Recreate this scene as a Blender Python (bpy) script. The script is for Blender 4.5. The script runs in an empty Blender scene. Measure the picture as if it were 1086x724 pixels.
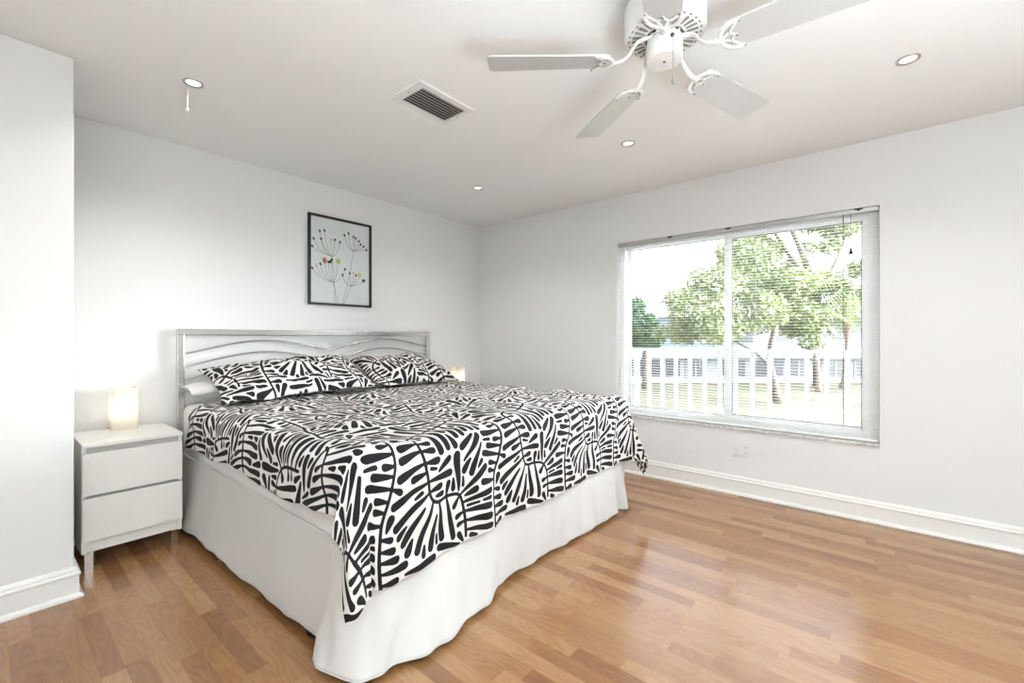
import bpy, bmesh, math, random
import numpy as np
from mathutils import Vector, Matrix
PI = math.pi
random.seed(7)
SC = bpy.context.scene
COL = SC.collection

# ------------------------------------------------------------------ camera
F_PX, HORIZON = 470.4, 359.0
YAW = math.radians(39.88)
EYE = 1.17
cam_d = bpy.data.cameras.new('camera')
cam_d.sensor_width = 36.0
cam_d.lens = 36.0 * F_PX / 1086.0
cam_d.shift_y = -(362.0 - HORIZON) / 1086.0
cam_d.clip_start = 0.05
cam_d.clip_end = 400
cam = bpy.data.objects.new('camera', cam_d)
COL.objects.link(cam)
cam.location = (0, 0, EYE)
cam.rotation_euler = (PI / 2, 0, YAW - PI / 2)
SC.camera = cam

# ------------------------------------------------------------------ view, sky, sun, large lights
SC.view_settings.view_transform = 'Standard'
SC.view_settings.look = 'None'
SC.view_settings.gamma = 1
SC.view_settings.use_curve_mapping = False
SC.view_settings.exposure = 0.36
SKY_STRENGTH = 3.0
FILL_GLOW_STRENGTH = 36.0
SUN_STRENGTH = 3.4
CAN_WATTS = 3.5
BOUNCE_WATTS = 128.0

world = bpy.data.worlds.new('sky')
SC.world = world
world.use_nodes = True
wn, wl = world.node_tree.nodes, world.node_tree.links
wn.clear()
w_out = wn.new('ShaderNodeOutputWorld')
w_bg = wn.new('ShaderNodeBackground')
w_tc = wn.new('ShaderNodeTexCoord')
w_sep = wn.new('ShaderNodeSeparateXYZ')
w_ramp = wn.new('ShaderNodeValToRGB')
w_noise = wn.new('ShaderNodeTexNoise')
w_mix = wn.new('ShaderNodeMixRGB')
w_nr = wn.new('ShaderNodeValToRGB')
w_ramp.color_ramp.elements[0].position = 0.0
w_ramp.color_ramp.elements[0].color = (0.93, 0.97, 1.0, 1)
w_ramp.color_ramp.elements[1].position = 0.7
w_ramp.color_ramp.elements[1].color = (0.42, 0.62, 0.95, 1)
w_noise.inputs['Scale'].default_value = 2.6
w_noise.inputs['Detail'].default_value = 5
w_nr.color_ramp.elements[0].position = 0.42
w_nr.color_ramp.elements[1].position = 0.62
w_mix.inputs[2].default_value = (1, 1, 1, 1)
wl.new(w_tc.outputs['Generated'], w_sep.inputs[0])
wl.new(w_sep.outputs['Z'], w_ramp.inputs[0])
wl.new(w_tc.outputs['Generated'], w_noise.inputs['Vector'])
wl.new(w_noise.outputs['Fac'], w_nr.inputs[0])
wl.new(w_nr.outputs['Color'], w_mix.inputs[0])
wl.new(w_ramp.outputs['Color'], w_mix.inputs[1])
wl.new(w_mix.outputs[0], w_bg.inputs['Color'])
# glow added to the sky, out of view at right, to brighten the room
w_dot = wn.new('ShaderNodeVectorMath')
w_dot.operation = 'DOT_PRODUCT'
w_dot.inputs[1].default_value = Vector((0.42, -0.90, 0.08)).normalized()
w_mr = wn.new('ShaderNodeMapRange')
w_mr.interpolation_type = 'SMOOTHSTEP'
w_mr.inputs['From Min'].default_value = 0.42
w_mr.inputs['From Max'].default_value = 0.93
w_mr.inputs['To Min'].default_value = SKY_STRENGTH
w_mr.inputs['To Max'].default_value = FILL_GLOW_STRENGTH
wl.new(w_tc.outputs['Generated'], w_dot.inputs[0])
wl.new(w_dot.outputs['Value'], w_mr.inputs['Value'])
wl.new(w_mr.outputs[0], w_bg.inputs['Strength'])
wl.new(w_bg.outputs[0], w_out.inputs['Surface'])


def add_light(name, kind, loc, energy, color=(1, 1, 1), rot=(0, 0, 0), **kw):
    d = bpy.data.lights.new(name, kind)
    d.energy = energy
    d.color = color
    for k, v in kw.items():
        setattr(d, k, v)
    o = bpy.data.objects.new(name, d)
    COL.objects.link(o)
    o.location = loc
    o.rotation_euler = rot
    return o


# sun from behind the house, high, so no direct beam enters the room
sd = Vector((0.12, -0.40, -0.90)).normalized()
sun = add_light('sun', 'SUN', (0, 0, 30), SUN_STRENGTH, (1.0, 0.95, 0.86), angle=0.009)
sun.rotation_euler = sd.to_track_quat('-Z', 'Y').to_euler()
# photographer's flash behind the camera, bounced off the ceiling
add_light('bounce_flash', 'AREA', (-0.1, -1.35, 0.40), BOUNCE_WATTS, (0.83, 0.935, 1.0), (PI, 0, 0), shape='DISK', size=1.6, spread=2.25)

# ------------------------------------------------------------------ material helpers


def new_mat(name):
    m = bpy.data.materials.new(name)
    m.use_nodes = True
    nt = m.node_tree
    return m, nt.nodes, nt.links, nt.nodes['Principled BSDF']


def plain(name, col, rough=0.5, metal=0.0, spec=0.5, bump=0.0, bscale=200.0, vary=0.0, vscale=8.0, coat=0.0):
    """solid colour with a little procedural variation and bump"""
    m, n, l, p = new_mat(name)
    p.inputs['Base Color'].default_value = (*col, 1)
    p.inputs['Roughness'].default_value = rough
    p.inputs['Metallic'].default_value = metal
    p.inputs['Specular IOR Level'].default_value = spec
    p.inputs['Coat Weight'].default_value = coat
    tc = n.new('ShaderNodeTexCoord')
    if vary > 0:
        nz = n.new('ShaderNodeTexNoise')
        nz.inputs['Scale'].default_value = vscale
        nz.inputs['Detail'].default_value = 4
        r = n.new('ShaderNodeValToRGB')
        r.color_ramp.elements[0].position = 0.3
        r.color_ramp.elements[1].position = 0.7
        r.color_ramp.elements[0].color = (*[c * (1 - vary) for c in col], 1)
        r.color_ramp.elements[1].color = (*[min(1, c * (1 + vary)) for c in col], 1)
        l.new(tc.outputs['Object'], nz.inputs['Vector'])
        l.new(nz.outputs['Fac'], r.inputs[0])
        l.new(r.outputs[0], p.inputs['Base Color'])
    if bump > 0:
        nb = n.new('ShaderNodeTexNoise')
        nb.inputs['Scale'].default_value = bscale
        nb.inputs['Detail'].default_value = 3
        b = n.new('ShaderNodeBump')
        b.inputs['Strength'].default_value = bump
        b.inputs['Distance'].default_value = 0.002
        l.new(tc.outputs['Object'], nb.inputs['Vector'])
        l.new(nb.outputs['Fac'], b.inputs['Height'])
        l.new(b.outputs[0], p.inputs['Normal'])
    return m


def emitter(name, col, strength):
    m, n, l, p = new_mat(name)
    p.inputs['Base Color'].default_value = (*col, 1)
    p.inputs['Emission Color'].default_value = (*col, 1)
    p.inputs['Emission Strength'].default_value = strength
    return m


def math_node(n, l, op, a, b=None, c=None):
    k = n.new('ShaderNodeMath')
    k.operation = op
    for i, v in enumerate((a, b, c)):
        if v is None:
            continue
        if isinstance(v, (int, float)):
            k.inputs[i].default_value = v
        else:
            l.new(v, k.inputs[i])
    return k.outputs[0]


M = {}
M['wall'] = plain('wall_paint', (0.80, 0.795, 0.785), 0.75, bump=0.08, bscale=260, spec=0.3)
M['ceiling'] = plain('ceiling_paint', (0.93, 0.93, 0.92), 0.85, bump=0.12, bscale=180, spec=0.2)
M['trim'] = plain('trim_gloss_paint', (0.84, 0.83, 0.80), 0.35, spec=0.5)
M['vinyl'] = plain('window_vinyl', (0.95, 0.95, 0.95), 0.35)
M['gasket'] = plain('gasket', (0.05, 0.05, 0.05), 0.6)
M['marble'] = plain('sill_marble', (0.62, 0.61, 0.58), 0.3, vary=0.25, vscale=40)
M['alu'] = plain('track_metal', (0.55, 0.55, 0.54), 0.35, metal=0.8)
M['cord'] = plain('cord', (0.86, 0.86, 0.84), 0.8)
M['darkcord'] = plain('dark_cord', (0.16, 0.14, 0.11), 0.6)
M['white_lacquer'] = plain('white_lacquer', (0.84, 0.82, 0.78), 0.32)
M['groove'] = plain('groove_board', (0.62, 0.60, 0.56), 0.5)
M['chrome'] = plain('chrome', (0.62, 0.60, 0.58), 0.16, metal=1.0)
M['brushed'] = plain('brushed_steel', (0.64, 0.63, 0.61), 0.25, metal=1.0)
M['nickel'] = plain('nickel_ring', (0.50, 0.48, 0.45), 0.3, metal=1.0)
M['black_frame'] = plain('black_frame', (0.012, 0.013, 0.014), 0.35)
M['paper'] = plain('white_paper', (0.90, 0.90, 0.89), 0.9)
M['ink'] = plain('ink_black', (0.03, 0.028, 0.03), 0.8)
M['inkgrey'] = plain('ink_grey', (0.20, 0.18, 0.17), 0.8)
M['inkred'] = plain('ink_red', (0.72, 0.17, 0.09), 0.8)
M['inkgreen'] = plain('ink_lime', (0.66, 0.68, 0.28), 0.8)
M['inkpink'] = plain('ink_pink', (0.72, 0.30, 0.30), 0.8)
M['fan_white'] = plain('fan_white', (0.80, 0.795, 0.78), 0.38)
M['blade'] = plain('fan_blade', (0.56, 0.56, 0.55), 0.25, coat=0.3)
M['vent_dark'] = plain('vent_dark', (0.045, 0.042, 0.036), 0.7)
M['slot_grey'] = plain('slot_grey', (0.26, 0.255, 0.24), 0.7)
M['vent_slat'] = plain('vent_slat', (0.55, 0.54, 0.49), 0.5)
M['vent_white'] = plain('vent_white', (0.84, 0.84, 0.83), 0.45)
M['plastic'] = plain('outlet_plastic', (0.78, 0.775, 0.76), 0.35)
M['slot'] = plain('outlet_slot', (0.10, 0.09, 0.08), 0.6)
M['sheet'] = plain('white_sheet', (0.84, 0.83, 0.82), 0.9, bump=0.25, bscale=60, spec=0.15)
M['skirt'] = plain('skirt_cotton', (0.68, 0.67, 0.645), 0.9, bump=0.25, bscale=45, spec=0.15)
M['black_rubber'] = plain('black_rubber', (0.012, 0.012, 0.013), 0.45)
M['dark_steel'] = plain('dark_steel', (0.05, 0.05, 0.05), 0.5, metal=0.6)
M['box_cloth'] = plain('box_spring_cloth', (0.6, 0.58, 0.54), 0.9)
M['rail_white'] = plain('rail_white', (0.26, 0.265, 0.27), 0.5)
M['concrete'] = plain('concrete', (0.66, 0.65, 0.62), 0.9, vary=0.15)
M['facade'] = plain('facade_paint', (0.27, 0.285, 0.31), 0.8, vary=0.05, vscale=0.7)
M['roof_blue'] = plain('eave_paint', (0.22, 0.25, 0.30), 0.7, vary=0.06, vscale=1.0)
M['roof'] = plain('roof_shingle', (0.46, 0.46, 0.46), 0.9, vary=0.2, vscale=6)
M['dark_pane'] = plain('dark_window', (0.05, 0.055, 0.06), 0.3)
M['bark'] = plain('bark', (0.161, 0.133, 0.105), 0.9, vary=0.35, vscale=7, bump=0.6, bscale=12)
M['palm_bark'] = plain('palm_bark', (0.33, 0.255, 0.203), 0.9, vary=0.3, vscale=9, bump=0.6, bscale=10)
M['leaf_light'] = plain('leaf_light', (0.223, 0.26, 0.112), 0.6, vary=0.45, vscale=0.9)
M['leaf_mid'] = plain('leaf_mid', (0.112, 0.186, 0.056), 0.6, vary=0.4, vscale=0.9)
M['leaf_dark'] = plain('leaf_dark', (0.07, 0.14, 0.049), 0.6, vary=0.35, vscale=1.2)
M['frond'] = plain('frond', (0.215, 0.254, 0.078), 0.5, vary=0.35, vscale=2.0)


def glass_mat():
    m, n, l, p = new_mat('clear_glass')
    n.remove(p)
    out = n['Material Output']
    t = n.new('ShaderNodeBsdfTransparent')
    t.inputs[0].default_value = (0.985, 0.993, 0.99, 1)
    g = n.new('ShaderNodeBsdfGlossy')
    g.inputs['Roughness'].default_value = 0.01
    fr = n.new('ShaderNodeFresnel')
    fr.inputs['IOR'].default_value = 1.32
    mx = n.new('ShaderNodeMixShader')
    l.new(fr.outputs[0], mx.inputs[0])
    l.new(t.outputs[0], mx.inputs[1])
    l.new(g.outputs[0], mx.inputs[2])
    l.new(mx.outputs[0], out.inputs['Surface'])
    return m


def slat_mat():
    m, n, l, p = new_mat('blind_slat')
    p.inputs['Base Color'].default_value = (0.95, 0.95, 0.945, 1)
    p.inputs['Roughness'].default_value = 0.45
    t = n.new('ShaderNodeBsdfTranslucent')
    t.inputs[0].default_value = (0.95, 0.95, 0.94, 1)
    mx = n.new('ShaderNodeMixShader')
    mx.inputs[0].default_value = 0.60
    l.new(p.outputs[0], mx.inputs[1])
    l.new(t.outputs[0], mx.inputs[2])
    l.new(mx.outputs[0], n['Material Output'].inputs['Surface'])
    return m


def frosted_mat():
    m, n, l, p = new_mat('frosted_glass')
    n.remove(p)
    out = n['Material Output']
    t = n.new('ShaderNodeBsdfTranslucent')
    t.inputs[0].default_value = (0.93, 0.90, 0.84, 1)
    d = n.new('ShaderNodeBsdfDiffuse')
    d.inputs[0].default_value = (0.86, 0.84, 0.80, 1)
    g = n.new('ShaderNodeBsdfGlossy')
    g.inputs['Roughness'].default_value = 0.25
    tr = n.new('ShaderNodeBsdfTransparent')
    tr.inputs[0].default_value = (0.95, 0.93, 0.88, 1)
    m1, m2, m3 = (n.new('ShaderNodeMixShader') for _ in range(3))
    m1.inputs[0].default_value = 0.40
    l.new(t.outputs[0], m1.inputs[1])
    l.new(d.outputs[0], m1.inputs[2])
    m2.inputs[0].default_value = 0.10
    l.new(m1.outputs[0], m2.inputs[1])
    l.new(tr.outputs[0], m2.inputs[2])
    m3.inputs[0].default_value = 0.03
    l.new(m2.outputs[0], m3.inputs[1])
    l.new(g.outputs[0], m3.inputs[2])
    l.new(m3.outputs[0], out.inputs['Surface'])
    return m


def print_fabric():
    """black leaf print on off-white cloth; the mesh carries the distance to the nearest printed leaf"""
    m, n, l, p = new_mat('leaf_print_cotton')
    a = n.new('ShaderNodeAttribute')
    a.attribute_name = 'print'
    mr = n.new('ShaderNodeMapRange')
    mr.inputs['From Min'].default_value = -0.0006
    mr.inputs['From Max'].default_value = 0.0006
    l.new(a.outputs['Fac'], mr.inputs['Value'])
    tc = n.new('ShaderNodeTexCoord')
    nz = n.new('ShaderNodeTexNoise')
    nz.inputs['Scale'].default_value = 350
    l.new(tc.outputs['Object'], nz.inputs['Vector'])
    mx = n.new('ShaderNodeMixRGB')
    mx.inputs[1].default_value = (0.016, 0.016, 0.018, 1)
    mx.inputs[2].default_value = (0.74, 0.71, 0.68, 1)
    l.new(mr.outputs[0], mx.inputs[0])
    l.new(mx.outputs[0], p.inputs['Base Color'])
    p.inputs['Roughness'].default_value = 0.75
    p.inputs['Specular IOR Level'].default_value = 0.12
    b = n.new('ShaderNodeBump')
    b.inputs['Strength'].default_value = 0.12
    b.inputs['Distance'].default_value = 0.001
    l.new(nz.outputs['Fac'], b.inputs['Height'])
    l.new(b.outputs[0], p.inputs['Normal'])
    return m


def floor_mat():
    """three-strip laminate: strips run along Y"""
    m, n, l, p = new_mat('laminate_floor')
    geo = n.new('ShaderNodeNewGeometry')
    sep = n.new('ShaderNodeSeparateXYZ')
    l.new(geo.outputs['Position'], sep.inputs[0])
    W, L = 0.066, 0.52
    xs = math_node(n, l, 'DIVIDE', sep.outputs['X'], W)
    strip = math_node(n, l, 'FLOOR', xs)
    wn1 = n.new('ShaderNodeTexWhiteNoise')
    wn1.noise_dimensions = '1D'
    l.new(strip, wn1.inputs['W'])
    off = math_node(n, l, 'MULTIPLY', wn1.outputs['Value'], 7.3)
    ys = math_node(n, l, 'ADD', math_node(n, l, 'DIVIDE', sep.outputs['Y'], L), off)
    seg = math_node(n, l, 'FLOOR', ys)
    cmb = n.new('ShaderNodeCombineXYZ')
    l.new(strip, cmb.inputs[0])
    l.new(seg, cmb.inputs[1])
    wn2 = n.new('ShaderNodeTexWhiteNoise')
    wn2.noise_dimensions = '2D'
    l.new(cmb.outputs[0], wn2.inputs['Vector'])
    ramp = n.new('ShaderNodeValToRGB')
    e = ramp.color_ramp.elements
    e[0].position, e[0].color = 0.0, (0.255, 0.112, 0.044, 1)
    e[1].position, e[1].color = 1.0, (0.42, 0.225, 0.100, 1)
    e2 = ramp.color_ramp.elements.new(0.45)
    e2.color = (0.335, 0.163, 0.066, 1)
    l.new(wn2.outputs['Value'], ramp.inputs[0])
    # grain: contour lines of a stretched noise, different on every strip
    gv = n.new('ShaderNodeCombineXYZ')
    l.new(math_node(n, l, 'ADD', math_node(n, l, 'MULTIPLY', sep.outputs['X'], 9.0), math_node(n, l, 'MULTIPLY', wn2.outputs['Value'], 37.0)), gv.inputs[0])
    l.new(math_node(n, l, 'MULTIPLY', sep.outputs['Y'], 1.9), gv.inputs[1])
    l.new(math_node(n, l, 'MULTIPLY', wn2.outputs['Value'], 91.0), gv.inputs[2])
    gn = n.new('ShaderNodeTexNoise')
    gn.inputs['Scale'].default_value = 1.0
    gn.inputs['Detail'].default_value = 1.5
    l.new(gv.outputs[0], gn.inputs['Vector'])
    rings = math_node(n, l, 'SINE', math_node(n, l, 'MULTIPLY', gn.outputs['Fac'], 95.0))
    fine = n.new('ShaderNodeTexNoise')
    fine.inputs['Scale'].default_value = 1.0
    fine.inputs['Detail'].default_value = 3
    fv = n.new('ShaderNodeCombineXYZ')
    l.new(math_node(n, l, 'MULTIPLY', sep.outputs['X'], 160.0), fv.inputs[0])
    l.new(math_node(n, l, 'MULTIPLY', sep.outputs['Y'], 9.0), fv.inputs[1])
    l.new(fv.outputs[0], fine.inputs['Vector'])
    g1 = math_node(n, l, 'MULTIPLY_ADD', rings, 0.085, 1.0)
    g2 = math_node(n, l, 'MULTIPLY_ADD', fine.outputs['Fac'], 0.30, 0.85)
    gg = math_node(n, l, 'MULTIPLY', g1, g2)
    # thin seams between strips
    fx = math_node(n, l, 'FRACT', xs)
    dx = math_node(n, l, 'MULTIPLY', math_node(n, l, 'MINIMUM', fx, math_node(n, l, 'SUBTRACT', 1.0, fx)), W)
    fy = math_node(n, l, 'FRACT', ys)
    dy = math_node(n, l, 'MULTIPLY', math_node(n, l, 'MINIMUM', fy, math_node(n, l, 'SUBTRACT', 1.0, fy)), L)
    dd = math_node(n, l, 'MINIMUM', dx, dy)
    mr = n.new('ShaderNodeMapRange')
    mr.inputs['From Min'].default_value = 0.0
    mr.inputs['From Max'].default_value = 0.0014
    mr.inputs['To Min'].default_value = 0.80
    mr.inputs['To Max'].default_value = 1.0
    l.new(dd, mr.inputs['Value'])
    tot = math_node(n, l, 'MULTIPLY', gg, mr.outputs[0])
    vm = n.new('ShaderNodeVectorMath')
    vm.operation = 'SCALE'
    l.new(ramp.outputs[0], vm.inputs[0])
    l.new(tot, vm.inputs['Scale'])
    l.new(vm.outputs[0], p.inputs['Base Color'])
    p.inputs['Roughness'].default_value = 0.20
    p.inputs['Specular IOR Level'].default_value = 0.85
    bp = n.new('ShaderNodeBump')
    bp.inputs['Strength'].default_value = 0.05
    bp.inputs['Distance'].default_value = 0.001
    l.new(fine.outputs['Fac'], bp.inputs['Height'])
    l.new(bp.outputs[0], p.inputs['Normal'])
    return m


def lawn_mat():
    m, n, l, p = new_mat('lawn')
    tc = n.new('ShaderNodeTexCoord')
    nz = n.new('ShaderNodeTexNoise')
    nz.inputs['Scale'].default_value = 0.35
    nz.inputs['Detail'].default_value = 6
    r = n.new('ShaderNodeValToRGB')
    r.color_ramp.elements[0].position = 0.35
    r.color_ramp.elements[1].position = 0.65
    r.color_ramp.elements[0].color = (0.07, 0.085, 0.035, 1)
    r.color_ramp.elements[1].color = (0.15, 0.12, 0.07, 1)
    l.new(tc.outputs['Object'], nz.inputs['Vector'])
    l.new(nz.outputs['Fac'], r.inputs[0])
    l.new(r.outputs[0], p.inputs['Base Color'])
    p.inputs['Roughness'].default_value = 0.95
    return m


M['glass'] = glass_mat()
M['frosted'] = frosted_mat()
M['slat'] = slat_mat()
M['print'] = print_fabric()
M['floor'] = floor_mat()
M['lawn'] = lawn_mat()
M['can_lens'] = emitter('can_lens', (1.0, 0.985, 0.95), 2.2)
M['bulb'] = emitter('lamp_bulb', (1.0, 0.93, 0.80), 8.0)

# ------------------------------------------------------------------ mesh helpers


def box(bm, x0, x1, y0, y1, z0, z1, bev=0.0, mi=0, mat=None):
    r = bmesh.ops.create_cube(bm, size=1.0)
    vs = r['verts']
    for v in vs:
        v.co = Vector(((x0 + x1) / 2 + v.co.x * (x1 - x0), (y0 + y1) / 2 + v.co.y * (y1 - y0), (z0 + z1) / 2 + v.co.z * (z1 - z0)))
    fs = set(f for v in vs for f in v.link_faces)
    if bev > 0:
        es = list(set(e for v in vs for e in v.link_edges))
        rr = bmesh.ops.bevel(bm, geom=es, offset=bev, segments=2, profile=0.5, affect='EDGES')
        fs = set(rr['faces']) | set(f for f in fs if f.is_valid)
        vs = list(set(v for f in fs for v in f.verts))
    for f in fs:
        f.material_index = mi
    if mat is not None:
        bmesh.ops.transform(bm, matrix=mat, verts=[v for v in vs if v.is_valid])
    return vs


def tube(bm, pts, r, seg=8, mi=0, cap=True, flat=None):
    """round tube along pts; r is a number or one per point; flat=(w, t) scales the section across / along z"""
    pts = [Vector(p) for p in pts]
    n = len(pts)
    rs = [r] * n if isinstance(r, (int, float)) else list(r)
    rings = []
    up = Vector((0, 0, 1))
    prev = None
    for i, p in enumerate(pts):
        t = (pts[min(i + 1, n - 1)] - pts[max(i - 1, 0)]).normalized()
        if prev is None:
            a = t.cross(up)
            if a.length < 1e-3:
                a = t.cross(Vector((1, 0, 0)))
        else:
            a = prev - t * prev.dot(t)
            if a.length < 1e-4:
                a = t.cross(up)
        a.normalize()
        prev = a.copy()
        b = t.cross(a).normalized()
        fw, ft = flat if flat else (1, 1)
        ring = [bm.verts.new(p + a * math.cos(2 * PI * k / seg) * rs[i] * fw + b * math.sin(2 * PI * k / seg) * rs[i] * ft) for k in range(seg)]
        rings.append(ring)
    for i in range(n - 1):
        for k in range(seg):
            f = bm.faces.new((rings[i][k], rings[i][(k + 1) % seg], rings[i + 1][(k + 1) % seg], rings[i + 1][k]))
            f.material_index = mi
            f.smooth = True
    if cap:
        for rg in (rings[0][::-1], rings[-1]):
            f = bm.faces.new(rg)
            f.material_index = mi
    return rings


def lathe(bm, prof, seg=40, c=(0, 0), mi=0, close=False):
    """prof: (radius, z) points turned about the z axis through c"""
    rings = []
    for (r, z) in prof:
        if r < 1e-6:
            rings.append([bm.verts.new((c[0], c[1], z))])
        else:
            rings.append([bm.verts.new((c[0] + r * math.cos(2 * PI * k / seg), c[1] + r * math.sin(2 * PI * k / seg), z)) for k in range(seg)])
    idx = list(range(len(rings) - 1))
    pairs = [(rings[i], rings[i + 1]) for i in idx]
    if close:
        pairs.append((rings[-1], rings[0]))
    for a, b in pairs:
        for k in range(seg):
            k2 = (k + 1) % seg
            if len(a) == 1 and len(b) == 1:
                continue
            if len(a) == 1:
                f = bm.faces.new((a[0], b[k2], b[k]))
            elif len(b) == 1:
                f = bm.faces.new((a[k], a[k2], b[0]))
            else:
                f = bm.faces.new((a[k], a[k2], b[k2], b[k]))
            f.material_index = mi
            f.smooth = True


def prism(bm, poly, z0, z1, mi=0, mat=None):
    """poly: list of (x, y) extruded from z0 to z1"""
    a = [bm.verts.new((x, y, z0)) for x, y in poly]
    b = [bm.verts.new((x, y, z1)) for x, y in poly]
    n = len(poly)
    fs = [bm.faces.new(a[::-1]), bm.faces.new(b)]
    for k in range(n):
        fs.append(bm.faces.new((a[k], a[(k + 1) % n], b[(k + 1) % n], b[k])))
    for f in fs:
        f.material_index = mi
    if mat is not None:
        bmesh.ops.transform(bm, matrix=mat, verts=a + b)
    return a + b


def extrude_profile(bm, prof, p0, p1, out, mi=0):
    """prof: (d, z) section, d measured along 'out' from the line p0-p1"""
    p0, p1, out = Vector(p0), Vector(p1), Vector(out)
    a = [bm.verts.new(p0 + out * d + Vector((0, 0, z))) for d, z in prof]
    b = [bm.verts.new(p1 + out * d + Vector((0, 0, z))) for d, z in prof]
    n = len(prof)
    for k in range(n):
        bm.faces.new((a[k], a[(k + 1) % n], b[(k + 1) % n], b[k])).material_index = mi
    bm.faces.new(a[::-1]).material_index = mi
    bm.faces.new(b).material_index = mi


def root_loc(o):
    v = Vector((0, 0, 0))
    while o is not None:
        v += Vector(o.location)
        o = o.parent
    return v


def finish(name, bm, mats, parent=None, origin=None, smooth=False, local=False):
    """link bm as one mesh object. Coordinates are world unless local; origin moves the object's origin"""
    bmesh.ops.recalc_face_normals(bm, faces=bm.faces[:])
    off = Vector((0, 0, 0))
    if parent is not None and not local:
        off = root_loc(parent)
    elif origin is not None:
        off = Vector(origin)
    if off.length > 0:
        bmesh.ops.translate(bm, verts=bm.verts[:], vec=-off)
    me = bpy.data.meshes.new(name)
    bm.to_mesh(me)
    bm.free()
    for mm in (mats if isinstance(mats, (list, tuple)) else [mats]):
        me.materials.append(M[mm] if isinstance(mm, str) else mm)
    if smooth:
        me.shade_smooth()
    o = bpy.data.objects.new(name, me)
    COL.objects.link(o)
    if parent is not None:
        o.parent = parent
    elif origin is not None:
        o.location = origin
    return o


def auto_smooth(o, ang=35):
    me = o.data
    me.shade_smooth()
    try:
        me.set_sharp_from_angle(angle=math.radians(ang))
    except Exception:
        pass


def empty(name, loc, label, cat, group=None):
    o = bpy.data.objects.new(name, None)
    o.empty_display_size = 0.1
    COL.objects.link(o)
    o.location = loc
    return tag(o, label, cat, group)


def tag(o, label, cat, group=None, kind=None):
    o['label'] = label
    o['category'] = cat
    if group:
        o['group'] = group
    if kind:
        o['kind'] = kind
    return o


def struct(name, bm, mats, label=None, cat=None, parent=None, **kw):
    o = finish(name, bm, mats, parent, **kw)
    o['kind'] = 'structure'
    if label:
        o['label'] = label
        o['category'] = cat
    return o


def copy_tree(o, parent=None, loc=None):
    c = o.copy()
    COL.objects.link(c)
    if parent is not None:
        c.parent = parent
    if loc is not None:
        c.location = loc
    for ch in [x for x in bpy.data.objects if x.parent == o]:
        copy_tree(ch, c)
    return c


def resample(pts, n):
    p = np.array(pts, float)
    d = np.r_[0, np.cumsum(np.hypot(*np.diff(p, axis=0).T))]
    # Catmull-Rom through the points
    out_ = []
    for t in np.linspace(0, d[-1], n):
        i = min(np.searchsorted(d, t, side='right') - 1, len(p) - 2)
        u = (t - d[i]) / (d[i + 1] - d[i])
        p0, p1, p2, p3 = p[max(i - 1, 0)], p[i], p[i + 1], p[min(i + 2, len(p) - 1)]
        out_.append(.5 * ((2 * p1) + (-p0 + p2) * u + (2 * p0 - 5 * p1 + 4 * p2 - p3) * u * u + (-p0 + 3 * p1 - 3 * p2 + p3) * u ** 3))
    return np.array(out_)


def nbm():
    return bmesh.new()


def smooth_noise(seed, k, lo, hi):
    """sum of random plane waves with wavelengths lo..hi metres; returns f(x, y)"""
    rg = np.random.RandomState(seed)
    th = rg.uniform(0, 2 * PI, k)
    wl_ = np.exp(rg.uniform(np.log(lo), np.log(hi), k))
    ph = rg.uniform(0, 2 * PI, k)
    amp = wl_ / hi

    def fn(x, y):
        s = 0
        for i in range(k):
            s = s + amp[i] * np.sin((x * math.cos(th[i]) + y * math.sin(th[i])) * 2 * PI / wl_[i] + ph[i])
        return s / np.sqrt((amp ** 2).sum())
    return fn


def grid_mesh(name, P, attr=None, wrap=False):
    """P: (n, m, 3) array to a quad grid mesh with an optional float attribute"""
    n, m = P.shape[:2]
    me = bpy.data.meshes.new(name)
    idx = np.arange(n * m).reshape(n, m)
    f = np.stack([idx[:-1, :-1], idx[1:, :-1], idx[1:, 1:], idx[:-1, 1:]], -1).reshape(-1, 4)
    me.vertices.add(n * m)
    me.vertices.foreach_set('co', P.reshape(-1).astype(np.float32))
    me.loops.add(f.size)
    me.loops.foreach_set('vertex_index', f.reshape(-1).astype(np.int32))
    me.polygons.add(len(f))
    me.polygons.foreach_set('loop_start', np.arange(0, f.size, 4, dtype=np.int32))
    me.update(calc_edges=True)
    if attr is not None:
        a = me.attributes.new('print', 'FLOAT', 'POINT')
        a.data.foreach_set('value', attr.reshape(-1).astype(np.float32))
    me.shade_smooth()
    return me


# ------------------------------------------------------------------ room shell
XR, YB, HC = 3.65, 3.53, 2.44          # right wall, back (headboard) wall, ceiling
XL, YR = -1.3, -2.2                    # left and rear walls, behind the camera
PX, PY = 0.27, 2.816                   # the white wall return left of the nightstand
WY0, WY1, WZ0, WZ1 = 0.015, 1.825, 0.505, 2.018   # window opening in the right wall
WT = 0.16

bm = nbm(); box(bm, XL - .2, XR + WT, YR - .2, YB + .2, -0.12, 0.0)
struct('floor', bm, 'floor')
bm = nbm(); box(bm, XL - .2, XR + WT, YR - .2, YB + .2, HC, HC + .2)
struct('ceiling', bm, 'ceiling')
bm = nbm(); box(bm, PX, XR + WT, YB, YB + .15, 0, HC)
struct('wall_back', bm, 'wall')
bm = nbm(); box(bm, XL, PX, PY, YB + .15, 0, HC, bev=0.004)
struct('wall_left', bm, 'wall')
bm = nbm(); box(bm, XL - .15, XL, YR, YB + .15, 0, HC)
struct('wall_far_left', bm, 'wall')
bm = nbm(); box(bm, XL - .15, XR + WT, YR - .15, YR, 0, HC)
struct('wall_rear', bm, 'wall')
bm = nbm()
box(bm, XR, XR + WT, YR, WY0, 0, HC)
box(bm, XR, XR + WT, WY1, YB, 0, HC)
box(bm, XR, XR + WT, WY0, WY1, 0, WZ0 - .02)
box(bm, XR, XR + WT, WY0, WY1, WZ1, HC)
struct('wall_right', bm, 'wall')

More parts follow.
